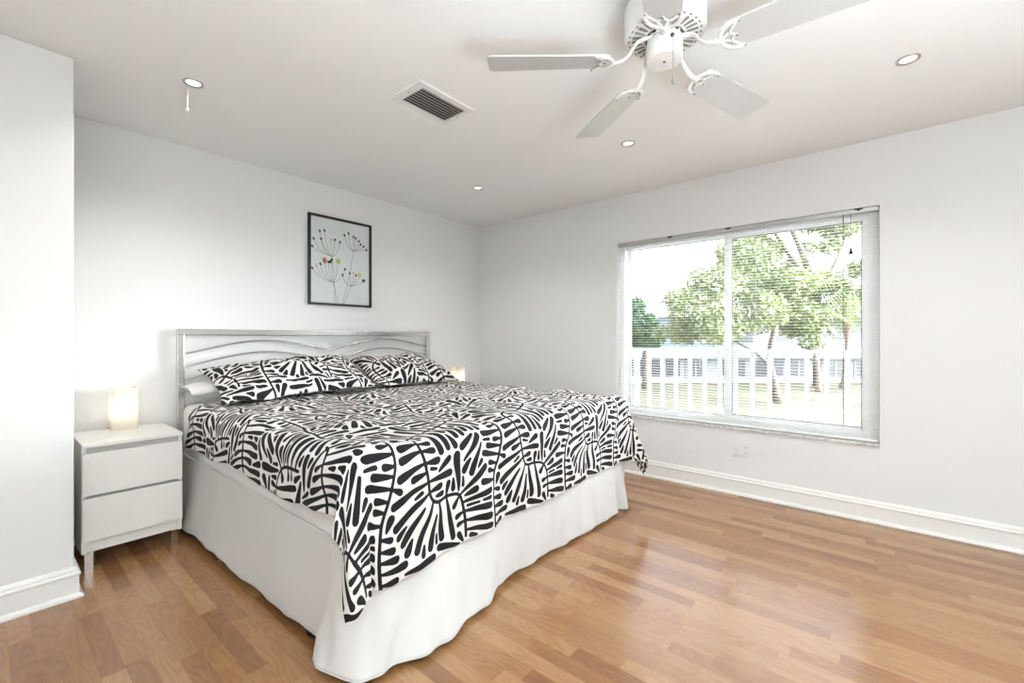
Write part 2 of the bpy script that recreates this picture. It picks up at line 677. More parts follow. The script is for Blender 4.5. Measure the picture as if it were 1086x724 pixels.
BB = [(0, 0), (.030, 0), (.030, .008), (.026, .016), (.016, .022), (.016, .098), (.021, .103), (.021, .110), (.014, .116), (.014, .124), (.010, .133), (.006, .138), (0, .138)]
bm = nbm(); extrude_profile(bm, BB, (XR, YR, 0), (XR, YB, 0), (-1, 0, 0)); struct('baseboard_right', bm, 'trim')
bm = nbm(); extrude_profile(bm, BB, (PX + .03, YB, 0), (XR - .03, YB, 0), (0, -1, 0)); struct('baseboard_back', bm, 'trim')


def wrap_baseboard(pts, outs):
    """mitred profile along a polyline with one outward vector per corner"""
    b = nbm()
    rings = []
    for p, o in zip(pts, outs):
        rings.append([b.verts.new((p[0] + o[0] * d, p[1] + o[1] * d, z)) for d, z in BB])
    for i in range(len(rings) - 1):
        for k in range(len(BB)):
            k2 = (k + 1) % len(BB)
            b.faces.new((rings[i][k], rings[i][k2], rings[i + 1][k2], rings[i + 1][k]))
    b.faces.new(rings[0]); b.faces.new(rings[-1])
    return b


bm = wrap_baseboard([(XL, PY), (PX, PY), (PX, YB)], [(0, -1), (1, -1), (1, 0)])
struct('baseboard_left', bm, 'trim')

# ------------------------------------------------------------------ window
GX = XR + .10
bm = nbm()
fo = .05
box(bm, XR + .06, XR + .15, WY0, WY0 + fo, WZ0, WZ1, .004)
box(bm, XR + .06, XR + .15, WY1 - fo, WY1, WZ0, WZ1, .004)
box(bm, XR + .06, XR + .15, WY0 + fo, WY1 - fo, WZ1 - fo, WZ1, .003)
box(bm, XR + .06, XR + .15, WY0 + fo, WY1 - fo, WZ0, WZ0 + fo, .003)
win = struct('window_1', bm, 'vinyl', 'white vinyl sliding window with two panes behind the open blind', 'window')
# sashes: stiles and rails, then panes


def sash(y0, y1, x0, x1, st_lo, st_hi, zl, zh):
    b = nbm()
    za, zb = WZ0 + fo - .006, WZ1 - fo + .006
    box(b, x0, x1, y0, y0 + st_lo, za, zb, .003)
    box(b, x0, x1, y1 - st_hi, y1, za, zb, .003)
    box(b, x0, x1, y0 + st_lo, y1 - st_hi, za, zl, .003)
    box(b, x0, x1, y0 + st_lo, y1 - st_hi, zh, zb, .003)
    s = struct('sash', b, 'vinyl', parent=win)
    b = nbm()
    box(b, (x0 + x1) / 2 - .003, (x0 + x1) / 2 + .003, y0 + st_lo - .004, y1 - st_hi + .004, zl - .004, zh + .004)
    struct('pane', b, 'glass', parent=s)
    b = nbm()
    ya, yb = y0 + st_lo, y1 - st_hi
    g = .004
    xx0, xx1 = x0 + .004, x0 + .012
    box(b, xx0, xx1, ya, ya + g, zl, zh); box(b, xx0, xx1, yb - g, yb, zl, zh)
    box(b, xx0, xx1, ya, yb, zl, zl + g); box(b, xx0, xx1, ya, yb, zh - g, zh)
    struct('gasket', b, 'gasket', parent=s)


sash(.915, WY1 - .045, XR + .108, XR + .140, .040, .030, .568, 1.962)
sash(WY0 + .045, .950, XR + .070, XR + .102, .045, .055, .582, 1.945)
bm = nbm()
box(bm, XR - .012, XR + .15, WY0 - .004, WY1 + .004, WZ0 - .022, WZ0 - .002, .003)
sill = struct('trim_1', bm, 'marble', 'thin grey marble sill under the sliding window', 'window sill')

# ------------------------------------------------------------------ blind
BX = XR + .028
blind = empty('venetian_blind', (BX, (WY0 + WY1) / 2, WZ1), 'white horizontal slatted blind lowered with slats open across the window', 'blind')
bm = nbm()
box(bm, BX - .020, BX + .020, WY0 + .004, WY1 - .004, WZ1 - .030, WZ1 - .002, .003)
hr = finish('headrail', bm, 'alu', blind)
hr['label'] = 'grey metal headrail'
for yy in (1.35, .905, .12):
    bm = nbm()
    box(bm, BX - .026, BX - .018, yy - .022, yy + .022, WZ1 - .010, WZ1 - .001, .001)
    box(bm, BX - .026, BX - .021, yy - .008, yy + .008, WZ1 - .016, WZ1 - .008, .001)
    finish('mounting_clip', bm, 'black_frame', blind)
bm = nbm()
zz = WZ1 - .048
NSL = 0
while zz > WZ0 + .032:
    pr = []
    for k in range(5):
        u = -1 + k * .5
        pr.append((BX + u * .0085, zz + .0013 * (1 - u * u)))
    top = pr + [(x, z - .0007) for x, z in pr[::-1]]
    a = [bm.verts.new((x, WY0 + .010, z)) for x, z in top]
    b = [bm.verts.new((x, WY1 - .010, z)) for x, z in top]
    for k in range(len(top)):
        f = bm.faces.new((a[k], a[(k + 1) % len(top)], b[(k + 1) % len(top)], b[k]))
    bm.faces.new(a[::-1]); bm.faces.new(b)
    zz -= .0213
    NSL += 1
finish('slats', bm, 'slat', blind)
bm = nbm(); box(bm, BX - .013, BX + .013, WY0 + .010, WY1 - .010, WZ0 + .004, WZ0 + .020, .002)
finish('bottom_rail', bm, 'vinyl', blind)
for yy in (1.72, 1.12, .72, .10):
    bm = nbm()
    for dx in (-.0090, .0090):
        tube(bm, [(BX + dx, yy, WZ1 - .03), (BX + dx, yy, WZ0 + .02)], .0007, 5)
    finish('ladder_cord', bm, 'cord', blind)
bm = nbm(); tube(bm, [(BX - .022, .200, WZ1 - .025), (BX - .024, .200, WZ0 + .09)], .0022, 8)
w = finish('tilt_wand', bm, 'darkcord', blind, smooth=True)
bm = nbm(); tube(bm, [(BX - .024, .160, WZ1 - .03), (BX - .024, .160, 1.76)], .0016, 6)
lc = finish('lift_cord', bm, 'darkcord', blind)
bm = nbm(); lathe(bm, [(0, 1.766), (.004, 1.766), (.006, 1.752), (.013, 1.728), (.012, 1.724), (0, 1.724)], 14, (BX - .024, .160))
finish('tassel', bm, plain('tassel_brown', (.045, .03, .015), .5), lc)

# ------------------------------------------------------------------ wall outlet
out = empty('wall_outlet', (XR, .81, .343), 'white two-gang wall plate with a socket below the window', 'outlet')
bm = nbm(); box(bm, XR - .006, XR, .752, .868, .286, .400, .002)
finish('cover_plate', bm, 'plastic', out)
bm = nbm(); box(bm, XR - .009, XR - .004, .822, .856, .309, .377, .0015)
finish('blank_insert', bm, 'plastic', out)
bm = nbm()
box(bm, XR - .009, XR - .004, .764, .798, .309, .377, .0015, 0)
for zc in (.325, .361):
    box(bm, XR - .0095, XR - .0085, .7875, .7895, zc - .002, zc + .006, 0, 1)
    box(bm, XR - .0095, XR - .0085, .7735, .7755, zc - .002, zc + .006, 0, 1)
    box(bm, XR - .0095, XR - .0085, .779, .784, zc - .010, zc - .0055, 0, 1)
finish('receptacle', bm, ['plastic', 'slot'], out)

# ------------------------------------------------------------------ ceiling: recessed lights, vent, cord
CANS = [((.676, 2.629), 'recessed ceiling spotlight nearest the left wall, above the nightstand'),
        ((2.704, -.089), 'recessed ceiling spotlight at the right, beyond the longest fan blade'),
        ((2.699, 1.271), 'recessed ceiling spotlight just below the lower left fan blade'),
        ((2.680, 2.616), 'recessed ceiling spotlight closest to the far corner of the room')]


def make_can(label):
    e_ = empty('recessed_light', (0, 0, 0), label, 'ceiling light', 'recessed ceiling spotlights')
    b = nbm()
    lathe(b, [(.0445, 0.0), (.0435, -.004), (.036, -.0045), (.031, .000), (.029, .012), (.0445, .012)], 36, close=True)
    o = finish('trim_ring', b, 'nickel', e_, local=True)
    b = nbm()
    lathe(b, [(0, -.0010), (.016, -.0010), (.0305, .0005), (.0305, .006), (0, .006)], 32)
    finish('lens', b, 'can_lens', e_, local=True)
    return e_


can0 = None
for (cx, cy), lb in CANS:
    if can0 is None:
        can0 = make_can(lb); can0.location = (cx, cy, HC - .0005)
    else:
        c = copy_tree(can0, None, (cx, cy, HC - .0005)); c['label'] = lb
    add_light('can_lamp', 'AREA', (cx, cy, HC - .012), CAN_WATTS, (1.0, .96, .90), (0, 0, 0), shape='DISK', size=.05, spread=2.2)

bm = nbm()
tube(bm, [(.670, 2.70, HC), (.670, 2.70, HC - .105)], .0012, 6)
lathe(bm, [(0, HC - .102), (.003, HC - .103), (.004, HC - .113), (.002, HC - .117), (0, HC - .117)], 10, (.670, 2.70))
tag(finish('hanging_cord', bm, 'cord', None, (.670, 2.70, HC)), 'short thin white cord hanging from the ceiling near the left spotlight', 'cord')

VX0, VX1, VY0, VY1 = 1.378, 1.752, 1.738, 1.985
vent = empty('ceiling_vent', ((VX0 + VX1) / 2, (VY0 + VY1) / 2, HC), 'white rectangular ceiling air vent with dark angled louvres', 'vent')
IX0, IX1, IY0, IY1 = 1.425, 1.724, 1.776, 1.955
bm = nbm()
zf = HC - .010
for x0, x1, y0, y1 in ((VX0, IX0, VY0, VY1), (IX1, VX1, VY0, VY1), (IX0, IX1, VY0, IY0), (IX0, IX1, IY1, VY1)):
    box(bm, x0, x1, y0, y1, zf, HC, 0)
bmesh.ops.remove_doubles(bm, verts=bm.verts[:], dist=1e-5)
finish('frame', bm, 'vent_white', vent)
bm = nbm(); box(bm, IX0, IX1, IY0, IY1, HC - .002, HC)
finish('duct_opening', bm, 'vent_dark', vent)
bm = nbm()
for k in range(8):
    yc = IY0 + .012 + k * (IY1 - IY0 - .022) / 7
    box(bm, IX0, IX1, -.0072, .0072, -.0006, .0006, 0, 0, Matrix.Translation((0, yc, HC - .007)) @ Matrix.Rotation(math.radians(24), 4, 'X'))
finish('louvres', bm, 'vent_slat', vent)
for xx in ((VX0 + IX0) / 2, (VX1 + IX1) / 2):
    bm = nbm(); lathe(bm, [(0, zf - .0015), (.0035, zf - .0012), (.0042, zf), (0, zf)], 12, (xx, (VY0 + VY1) / 2))
    finish('screw', bm, 'slot_grey', vent)

# ------------------------------------------------------------------ ceiling fan
FX, FY = 1.626, .622
fan = empty('ceiling_fan', (FX, FY, HC), 'white five-blade ceiling fan mounted close to the ceiling with a pull chain', 'ceiling fan')
ZB = 2.290
bm = nbm()
lathe(bm, [(0, HC), (.10, HC), (.125, HC - .015), (.143, HC - .045), (.1455, HC - .07), (.1455, ZB + .012), (.142, ZB + .004), (.135, ZB), (.070, ZB - .004), (.066, ZB + .010), (0, ZB + .010)], 64, (FX, FY))
housing = finish('motor_housing', bm, 'fan_white', fan); auto_smooth(housing, 30)
bm = nbm()
for k in range(28):
    a = 2 * PI * k / 28
    R = Matrix.Translation((FX, FY, 0)) @ Matrix.Rotation(a, 4, 'Z')
    prism(bm, [(.086 + .008 * math.cos(t) if abs(t) > PI / 2 else .112 + .006 * math.cos(t), .0055 * math.sin(t)) for t in [-PI + i * 2 * PI / 16 for i in range(16)]], ZB - .0040, ZB + .001, 0, R)
    box(bm, .1235, .1300, -.0055, .0055, ZB - .0010, ZB + .002, 0, 0, R)
finish('vent_slots', bm, 'slot_grey', housing)
bm = nbm()
lathe(bm, [(0, ZB + .008), (.060, ZB + .008), (.062, ZB - .002), (.062, ZB - .012), (.050, ZB - .016), (0, ZB - .016)], 40, (FX, FY))
fly = finish('flywheel', bm, 'fan_white', fan); auto_smooth(fly, 30)
bm = nbm()
for k in range(14):
    a = 2 * PI * (k + .5) / 14
    box(bm, .0605, .0632, -.007, .007, ZB - .010, ZB - .002, 0, 0, Matrix.Translation((FX, FY, 0)) @ Matrix.Rotation(a, 4, 'Z'))
    if k % 2 == 0:
        box(bm, .050, .058, -.006, .006, ZB - .0165, ZB - .0130, 0, 0, Matrix.Translation((FX, FY, 0)) @ Matrix.Rotation(a, 4, 'Z'))
finish('cooling_holes', bm, 'vent_dark', fly)
ZS = 2.197
bm = nbm()
lathe(bm, [(0, ZB - .012), (.056, ZB - .012), (.063, ZB - .020), (.065, ZB - .03), (.065, ZS + .010), (.062, ZS + .002), (.056, ZS), (0, ZS)], 48, (FX, FY))
sw = finish('switch_housing', bm, 'fan_white', fan); auto_smooth(sw, 30)
bm = nbm(); lathe(bm, [(0, ZS - .0025), (.004, ZS - .002), (.005, ZS + .0005), (0, ZS + .0005)], 14, (FX, FY))
finish('screw', bm, 'vent_dark', sw)
# pull chain: leaves the housing on the camera side
ca = math.atan2(-FY, -FX) + .42
cxp, cyp = FX + .067 * math.cos(ca), FY + .067 * math.sin(ca)
bm = nbm()
lathe(bm, [(0, 0), (.007, 0), (.007, .006), (.005, .008), (0, .008)], 14)
bmesh.ops.transform(bm, matrix=Matrix.Translation((FX + .064 * math.cos(ca), FY + .064 * math.sin(ca), 2.252)) @ Matrix.Rotation(ca, 4, 'Z') @ Matrix.Rotation(PI / 2, 4, 'Y'), verts=bm.verts[:])
finish('chain_grommet', bm, 'vent_dark', sw)
cxp, cyp = FX + .074 * math.cos(ca), FY + .074 * math.sin(ca)
bm = nbm()
tube(bm, [(FX + .066 * math.cos(ca), FY + .066 * math.sin(ca), 2.252), (cxp, cyp, 2.246), (cxp, cyp, 2.11)], .0014, 6)
for k in range(46):
    z = 2.245 - k * .0029
    bmesh.ops.create_uvsphere(bm, u_segments=6, v_segments=4, radius=.0019, matrix=Matrix.Translation((cxp, cyp, z)))
pc = finish('pull_chain', bm, 'slot_grey', fan)
bm = nbm(); lathe(bm, [(0, 2.115), (.0025, 2.112), (.0035, 2.10), (.0062, 2.085), (.006, 2.077), (.003, 2.072), (0, 2.072)], 14, (cxp, cyp))
finish('pull_knob', bm, 'slot_grey', pc)

BR0, BR1 = .205, .655
ZBL = 2.200


def blade_outline():
    pts = []
    r0, r1, w0, w1 = BR0, BR1, .058, .070
    cr = .020
    pts.append((r0 + .012, -w0)); 
    for k in range(5):
        a = -PI / 2 + k * PI / 8
        pts.append((r1 - cr + cr * math.cos(a), -w1 + cr + cr * math.sin(a)))
    for k in range(5):
        a = k * PI / 8
        pts.append((r1 - cr + cr * math.cos(a), w1 - cr + cr * math.sin(a)))
    pts.append((r0 + .012, w0))
    pts.append((r0, w0 - .012))
    pts.append((r0, -w0 + .012))
    return pts


PITCH = math.radians(-12)
for i in range(5):
    ang = math.radians(128.0 - 72 * i)
    R = Matrix.Translation((FX, FY, ZBL)) @ Matrix.Rotation(ang, 4, 'Z') @ Matrix.Rotation(PITCH, 4, 'X')
    bm = nbm(); prism(bm, blade_outline(), 0, .006, 0, R)
    bl = finish('blade', bm, 'blade', fan)
    bv = bl.modifiers.new('edge', 'BEVEL'); bv.width = .0018; bv.segments = 2; bv.limit_method = 'ANGLE'
    # ornamental iron: arm, crescent with two horns, centre leaf with openings
    bm = nbm()
    apts = [(x, 0, z) for x, z in resample([(.046, ZB - .012 - ZBL), (.075, ZB - .015 - ZBL), (.105, ZB - .030 - ZBL), (.130, .022), (.155, .002), (.178, -.005), (.202, -.005)], 22)]
    tube(bm, apts, [.013 - .004 * min(1, k / 8) + .002 * max(0, (k - 14) / 7) for k in range(22)], 10, flat=(1.15, .6))
    cres = [(.262, -.054), (.243, -.057), (.222, -.050), (.205, -.036), (.196, -.018), (.193, 0), (.196, .018), (.205, .036), (.222, .050), (.243, .057), (.262, .054)]
    tube(bm, [(x, y, -.004) for x, y in cres], [.007, .0085, .0095, .009, .0085, .008, .0085, .009, .0095, .0085, .007], 8, flat=(1.0, .55))
    inner = [(.250, -.048), (.236, -.034), (.226, -.018), (.234, -.006), (.246, 0), (.234, .006), (.226, .018), (.236, .034), (.250, .048)]
    tube(bm, [(x, y, -.0035) for x, y in inner], .0052, 8, flat=(1.0, .6))
    tube(bm, [(.195, 0, -.004), (.222, -.017, -.004)], .0050, 8, flat=(1, .6))
    tube(bm, [(.195, 0, -.004), (.222, .017, -.004)], .0050, 8, flat=(1, .6))
    bmesh.ops.transform(bm, matrix=R, verts=bm.verts[:])
    arm = finish('blade_iron', bm, 'fan_white', bl, smooth=True)
    for (sx, sy) in ((.262, -.054), (.262, .054), (.246, 0)):
        bm = nbm()
        lathe(bm, [(0, -.0105), (.0035, -.0095), (.0042, -.007), (0, -.007)], 10, (sx, sy))
        bmesh.ops.transform(bm, matrix=R, verts=bm.verts[:])
        finish('screw', bm, 'slot_grey', bl)

# ------------------------------------------------------------------ framed print
AX0, AX1, AZ0, AZ1 = 1.672, 2.239, 1.446, 2.180
pic = empty('framed_print', ((AX0 + AX1) / 2, YB, AZ0), 'black framed print of thin dark seed-head flowers hung above the bed', 'picture')
fw, fd = .018, .026
bm = nbm()
box(bm, AX0, AX0 + fw, YB - fd, YB - .001, AZ0, AZ1, .0015)
box(bm, AX1 - fw, AX1, YB - fd, YB - .001, AZ0, AZ1, .0015)
box(bm, AX0 + fw, AX1 - fw, YB - fd, YB - .001, AZ0, AZ0 + fw, .001)
box(bm, AX0 + fw, AX1 - fw, YB - fd, YB - .001, AZ1 - fw, AZ1, .001)
finish('frame', bm, 'black_frame', pic)
bm = nbm()
yp = YB - .010
box(bm, AX0 + .012, AX1 - .012, yp, YB - .002, AZ0 + .012, AZ1 - .012, 0, 0)
PW, PH = AX1 - AX0, AZ1 - AZ0


def art(u, v):          # u right, v down, 0..1 over the framed area
    return (AX0 + u * PW, yp - .0008, AZ1 - v * PH)


def art_line(pts, r=.0013, mi=2):
    tube(bm, [art(*q) for q in pts], r, 5, mi, flat=(1, 1))


def art_dot(u, v, ru, rv, mi, rot=0):
    cx, _, cz = art(u, v)
    poly = [(ru * math.cos(t) * math.cos(rot) - rv * math.sin(t) * math.sin(rot), ru * math.cos(t) * math.sin(rot) + rv * math.sin(t) * math.cos(rot)) for t in [2 * PI * k / 14 for k in range(14)]]
    vs = prism(bm, poly, 0, .0010, mi)
    for vv in vs:
        vv.co = Vector((cx + vv.co.x, yp - .0008 - vv.co.z - .0006, cz + vv.co.y))


def quad(p0, p1, p2, k=9):
    return [((1 - t) ** 2 * p0[0] + 2 * t * (1 - t) * p1[0] + t * t * p2[0], (1 - t) ** 2 * p0[1] + 2 * t * (1 - t) * p1[1] + t * t * p2[1]) for t in [i / (k - 1) for i in range(k)]]


HEADS = [
    ((.36, .445), [(.06, .36, 2), (.08, .275, 2), (.19, .265, 2), (.17, .18, 2), (.24, .165, 2), (.34, .255, 4), (.40, .25, 2), (.48, .265, 2)], .40, 1.0),
    ((.70, .345), [(.55, .175, 2), (.62, .145, 2), (.70, .175, 2), (.735, .19, 2), (.79, .215, 2), (.82, .25, 2), (.87, .27, 2), (.92, .305, 2)], .52, .98),
    ((.37, .735), [(.06, .60, 2), (.12, .57, 4), (.18, .545, 2), (.24, .49, 3), (.30, .51, 2), (.35, .48, 2), (.45, .49, 5), (.56, .57, 2)], .44, 1.0),
    ((.65, .765), [(.52, .64, 2), (.64, .61, 2), (.70, .60, 4), (.74, .625, 2), (.80, .62, 5), (.87, .68, 2)], .53, 1.0),
]
for (hx, hy), tips, sx, _ in HEADS:
    art_line(quad((hx, hy), ((hx + sx) / 2 + .02, (hy + 1) / 2), (sx, .985)), .0013)
    for (tx, ty, mi) in tips:
        art_line(quad((hx, hy), (tx * .75 + hx * .25, hy - .03), (tx, ty)), .0012, 4 if mi == 4 else 2)
        big = mi in (3, 5)
        if mi == 3:
            art_dot(tx + .005, ty + .01, .017, .024, 3)
        elif mi == 5:
            art_dot(tx, ty, .020, .022, 5)
        elif mi == 4:
            art_dot(tx, ty, .006, .009, 4)
        else:
            art_dot(tx, ty, .008, .012, 1, .5 if tx < hx else -.5)
art_dot(.33, .505, .011, .014, 1)
art_dot(.87, .68, .016, .013, 1, .4)
finish('artwork', bm, ['paper', 'ink', 'inkgrey', 'inkred', 'inkpink', 'inkgreen'], pic)
bm = nbm(); box(bm, AX0 + .014, AX1 - .014, YB - .0205, YB - .0185, AZ0 + .014, AZ1 - .014)
finish('glass', bm, 'glass', pic)

# ------------------------------------------------------------------ nightstands


def nightstand(x0, label, group):
    x1 = x0 + .414
    y0, y1 = 3.05, YB - .034
    e_ = empty('nightstand', ((x0 + x1) / 2, (y0 + y1) / 2, 0), label, 'nightstand', group)
    b = nbm()
    box(b, x0, x0 + .018, y0 + .018, y1, .088, .622, .001)
    box(b, x1 - .018, x1, y0 + .018, y1, .088, .622, .001)
    box(b, x0 + .018, x1 - .018, y1 - .006, y1, .10, .622)
    box(b, x0 + .018, x1 - .018, y0 + .030, y0 + .046, .090, .160)
    box(b, x0 + .018, x1 - .018, y0 + .030, y1, .150, .160)
    finish('cabinet', b, 'white_lacquer', e_)
    b = nbm()
    box(b, x0 + .018, x1 - .018, y0 + .034, y0 + .040, .58, .622)
    box(b, x0 + .018, x1 - .018, y0 + .034, y0 + .040, .355, .395)
    finish('groove_rail', b, 'groove', e_)
    b = nbm(); box(b, x0, x1, y0, y1, .622, .641, .0015)
    finish('top_panel', b, 'white_lacquer', e_)
    for z0, z1 in ((.381, .592), (.152, .366)):
        b = nbm()
        box(b, x0 + .002, x1 - .002, y0, y0 + .017, z0, z1, .001)
        box(b, x0 + .022, x1 - .022, y0 + .017, y1 - .03, z0 + .03, z1 - .05)
        finish('drawer', b, 'white_lacquer', e_)
    for lx in (x0 + .012, x1 - .046):
        for ly in (y0 + .024, y1 - .056):
            b = nbm(); box(b, lx, lx + .034, ly, ly + .034, 0, .0885, .001)
            lg = finish('leg', b, 'chrome', e_); lg['label'] = 'square chrome leg'
    return e_


def table_lamp(cx, cy, z, label, group):
    e_ = empty('table_lamp', (cx, cy, z), label, 'lamp', group)
    h, a = .240, .058
    b = nbm()
    vs = []
    # square frosted glass sleeve with rounded upright edges, open at the top
    prof = []
    for q in range(4):
        for k in range(4):
            t = q * PI / 2 + k * PI / 6
            sx = (a - .012) * (1 if q in (0, 3) else -1)
            sy = (a - .012) * (1 if q in (0, 1) else -1)
            prof.append((sx + .012 * math.cos(t), sy + .012 * math.sin(t)))
    rings = []
    for zc, s in ((.001, .97), (.002, 1.0), (h, 1.0), (h, .94), (.006, .94)):
        rings.append([b.verts.new((cx + x * s, cy + y * s, z + zc)) for x, y in prof])
    for i in range(len(rings) - 1):
        for k in range(len(prof)):
            b.faces.new((rings[i][k], rings[i][(k + 1) % len(prof)], rings[i + 1][(k + 1) % len(prof)], rings[i + 1][k]))
    for k in range(len(prof)):
        b.faces.new((rings[-1][k], rings[-1][(k + 1) % len(prof)], rings[0][(k + 1) % len(prof)], rings[0][k]))
    finish('lamp_shade', b, 'frosted', e_)
    b = nbm()
    lathe(b, [(0, z), (.045, z), (.045, z + .008), (.020, z + .012), (.018, z + .060), (.021, z + .066), (.021, z + .082), (0, z + .082)], 24, (cx, cy))
    finish('socket', b, plain('lamp_socket', (.70, .66, .58), .5), e_)
    b = nbm()
    lathe(b, [(.012, z + .082), (.018, z + .098), (.028, z + .118), (.031, z + .134), (.027, z + .152), (.014, z + .164), (0, z + .167)], 20, (cx, cy))
    finish('bulb', b, 'bulb', e_)
    return e_


nightstand(.320, 'white two-drawer nightstand with short chrome legs left of the bed', 'bedside nightstands')
nightstand(2.965, 'white two-drawer nightstand hidden behind the right side of the bed', 'bedside nightstands')
table_lamp(.536, 3.425, .641, 'lit square frosted glass lamp on the left white nightstand', 'frosted bedside lamps')
table_lamp(3.165, 3.38, .641, 'lit frosted glass lamp half hidden behind the bed by the far corner', 'frosted bedside lamps')

# ------------------------------------------------------------------ bed: headboard, frame, casters
HX0, HX1, HY = .802, 2.868, 3.475
bed = empty('bed', ((HX0 + HX1) / 2, 2.4, 0), 'king bed with brushed metal headboard of wavy rods', 'bed')
bm = nbm()
PS = .042
box(bm, HX0 + .0012, HX0 + PS, HY - .0165, HY + .0165, 0, 1.204, .005)
box(bm, HX1 - PS, HX1 - .0012, HY - .0165, HY + .0165, 0, 1.204, .005)
box(bm, HX0, HX1, HY - .018, HY + .018, 1.192, 1.234, .006)
box(bm, HX0 + PS, HX1 - PS, HY - .008, HY + .008, .695, .735, .003)
box(bm, HX0 + PS, HX1 - PS, HY - .010, HY + .010, .30, .34, .003)
hb = finish('headboard', bm, 'brushed', bed)
for z0 in (1.068, .985, .902, .820):
    pts = []
    for k in range(49):
        t = k / 48
        x = HX0 + PS * .5 + t * (HX1 - HX0 - PS)
        pts.append((x, HY, z0 + .062 * math.sin(PI * min(1, t / .0001)) + .0 + (.060 * math.sin(2 * PI * (t - .0) * 1.0) * (1 if t < .5 else -1) * 1.0) - .012 * math.cos(4 * PI * t) + .012 - (.0 if t < .5 else .0) + .022 * t))
    bm = nbm(); tube(bm, pts, .0062, 8)
    rd = finish('rod', bm, 'brushed', hb, smooth=True)
bm = nbm()
for x in (.90, 2.78):
    box(bm, x - .02, x + .02, 1.48, HY - .018, .20, .235, .002)
for y in (1.62, 2.45, 3.28):
    box(bm, .90, 2.78, y - .018, y + .018, .185, .20, .002)
finish('side_frame', bm, 'dark_steel', bed)
for x, y in ((.838, 1.715), (2.79, 1.66), (.93, 3.20), (2.75, 3.20), (1.84, 1.66), (1.84, 3.2)):
    bm = nbm()
    tube(bm, [(x, y, .055), (x, y, .19)], .012, 10)
    box(bm, x - .014, x + .014, y - .018, y + .018, .045, .062, .003)
    vs0 = len(bm.verts)
    b2 = nbm()
    lathe(b2, [(0, -.016), (.022, -.016), (.028, -.010), (.028, .010), (.022, .016), (0, .016)], 24)
    bmesh.ops.transform(b2, matrix=Matrix.Translation((x, y, .028)) @ Matrix.Rotation(.5, 4, 'Z') @ Matrix.Rotation(PI / 2, 4, 'Y'), verts=b2.verts[:])
    tmp = bpy.data.meshes.new('tmp'); b2.to_mesh(tmp); b2.free(); bm.from_mesh(tmp); bpy.data.meshes.remove(tmp)
    cst = finish('caster', bm, 'black_rubber', bed); auto_smooth(cst)
bm = nbm(); box(bm, .845, 2.835, 1.42, 3.435, .237, .440, .02)
finish('box_spring', bm, 'box_cloth', bed)

bm = nbm(); box(bm, 0.822, 2.858, 1.400, 3.450, .442, .752)
bmesh.ops.bevel(bm, geom=[e for e in bm.edges if max(v.co.z for v in e.verts) > .7], offset=.055, segments=4, profile=.5, affect='EDGES')
mt = finish('mattress', bm, 'sheet', None, (1.84, 2.42, .443), smooth=True)
for q in mt.data.polygons:
    pass
auto_smooth(mt, 50)
tag(mt, 'white sheeted mattress showing below and behind the leaf print cover', 'mattress')

# ------------------------------------------------------------------ bed skirt
sk = empty('bed_skirt', (1.84, 2.42, 0), 'plain white cotton bed skirt hanging to the floor around the bed', 'bed skirt')


def skirt_panel(top, bot, zt, zb, n, m, seed, wr=.004, power=1.25, edge=0.0):
    T, B = resample(top, n), resample(bot, n)
    v = np.linspace(0, 1, m)
    P = np.zeros((n, m, 3))
    s = np.r_[0, np.cumsum(np.hypot(*np.diff(T, axis=0).T))]
    tang = np.gradient(T, axis=0)
    tang /= np.linalg.norm(tang, axis=1)[:, None]
    nor = np.c_[tang[:, 1], -tang[:, 0]]
    nz = smooth_noise(seed, 14, .07, .45)
    nz2 = smooth_noise(seed + 1, 8, .3, .9)
    zbv = zb + .006 * nz2(s, s * 0)
    for j, q in enumerate(v):
        w = q ** power
        P[:, j, :2] = T * (1 - w) + B * w
        dis = nz(s, np.full_like(s, q * .16)) * wr * (.35 + q) * (1 + edge * np.exp(-(s / .38) ** 2))
        P[:, j, :2] += nor * dis[:, None]
        P[:, j, 2] = zt + (zbv - zt) * q
    return P


def skirt_obj(P):
    me = grid_mesh('skirt_panel', P - np.array([1.84, 2.42, 0]))
    me.materials.append(M['skirt'])
    o = bpy.data.objects.new('skirt_panel', me)
    COL.objects.link(o)
    o.parent = sk
    so = o.modifiers.new('cloth', 'SOLIDIFY'); so.thickness = .003; so.offset = 0
    # hem cord along the lower edge
    b = nbm()
    tube(b, [tuple(p) for p in P[::3, -1]], .0028, 6)
    finish('hem', b, 'skirt', o)
    return o


skirt_obj(skirt_panel([(.816, 3.455), (.816, 3.0), (.816, 2.4), (.816, 1.9), (.816, 1.46)],
                      [(.770, 3.455), (.775, 3.0), (.785, 2.5), (.800, 2.0), (.806, 1.50)], .455, .045, 260, 36, 21, .0060))
skirt_obj(skirt_panel([(2.868, 1.42), (2.868, 2.0), (2.868, 2.6), (2.868, 3.455)],
                      [(2.895, 1.45), (2.90, 2.0), (2.895, 2.6), (2.89, 3.455)], .440, .03, 240, 30, 33, .0045))
skirt_obj(skirt_panel([(.792, 1.510), (.792, 1.455), (.798, 1.400), (.835, 1.372), (.95, 1.368), (1.10, 1.368), (1.25, 1.368), (1.36, 1.368), (1.50, 1.368), (1.62, 1.368), (1.95, 1.368), (2.36, 1.368), (2.62, 1.368), (2.72, 1.368), (2.76, 1.368), (2.80, 1.368), (2.878, 1.380)],
                      [(.745, 1.560), (.752, 1.465), (.795, 1.375), (.872, 1.320), (.995, 1.278), (1.167, 1.270), (1.321, 1.295), (1.427, 1.316), (1.53, 1.352), (1.632, 1.376), (1.958, 1.380), (2.366, 1.358), (2.62, 1.352), (2.71, 1.345), (2.755, 1.385), (2.805, 1.345), (2.900, 1.392)], .455, .022, 420, 40, 45, .0085, 1.5, 1.8))

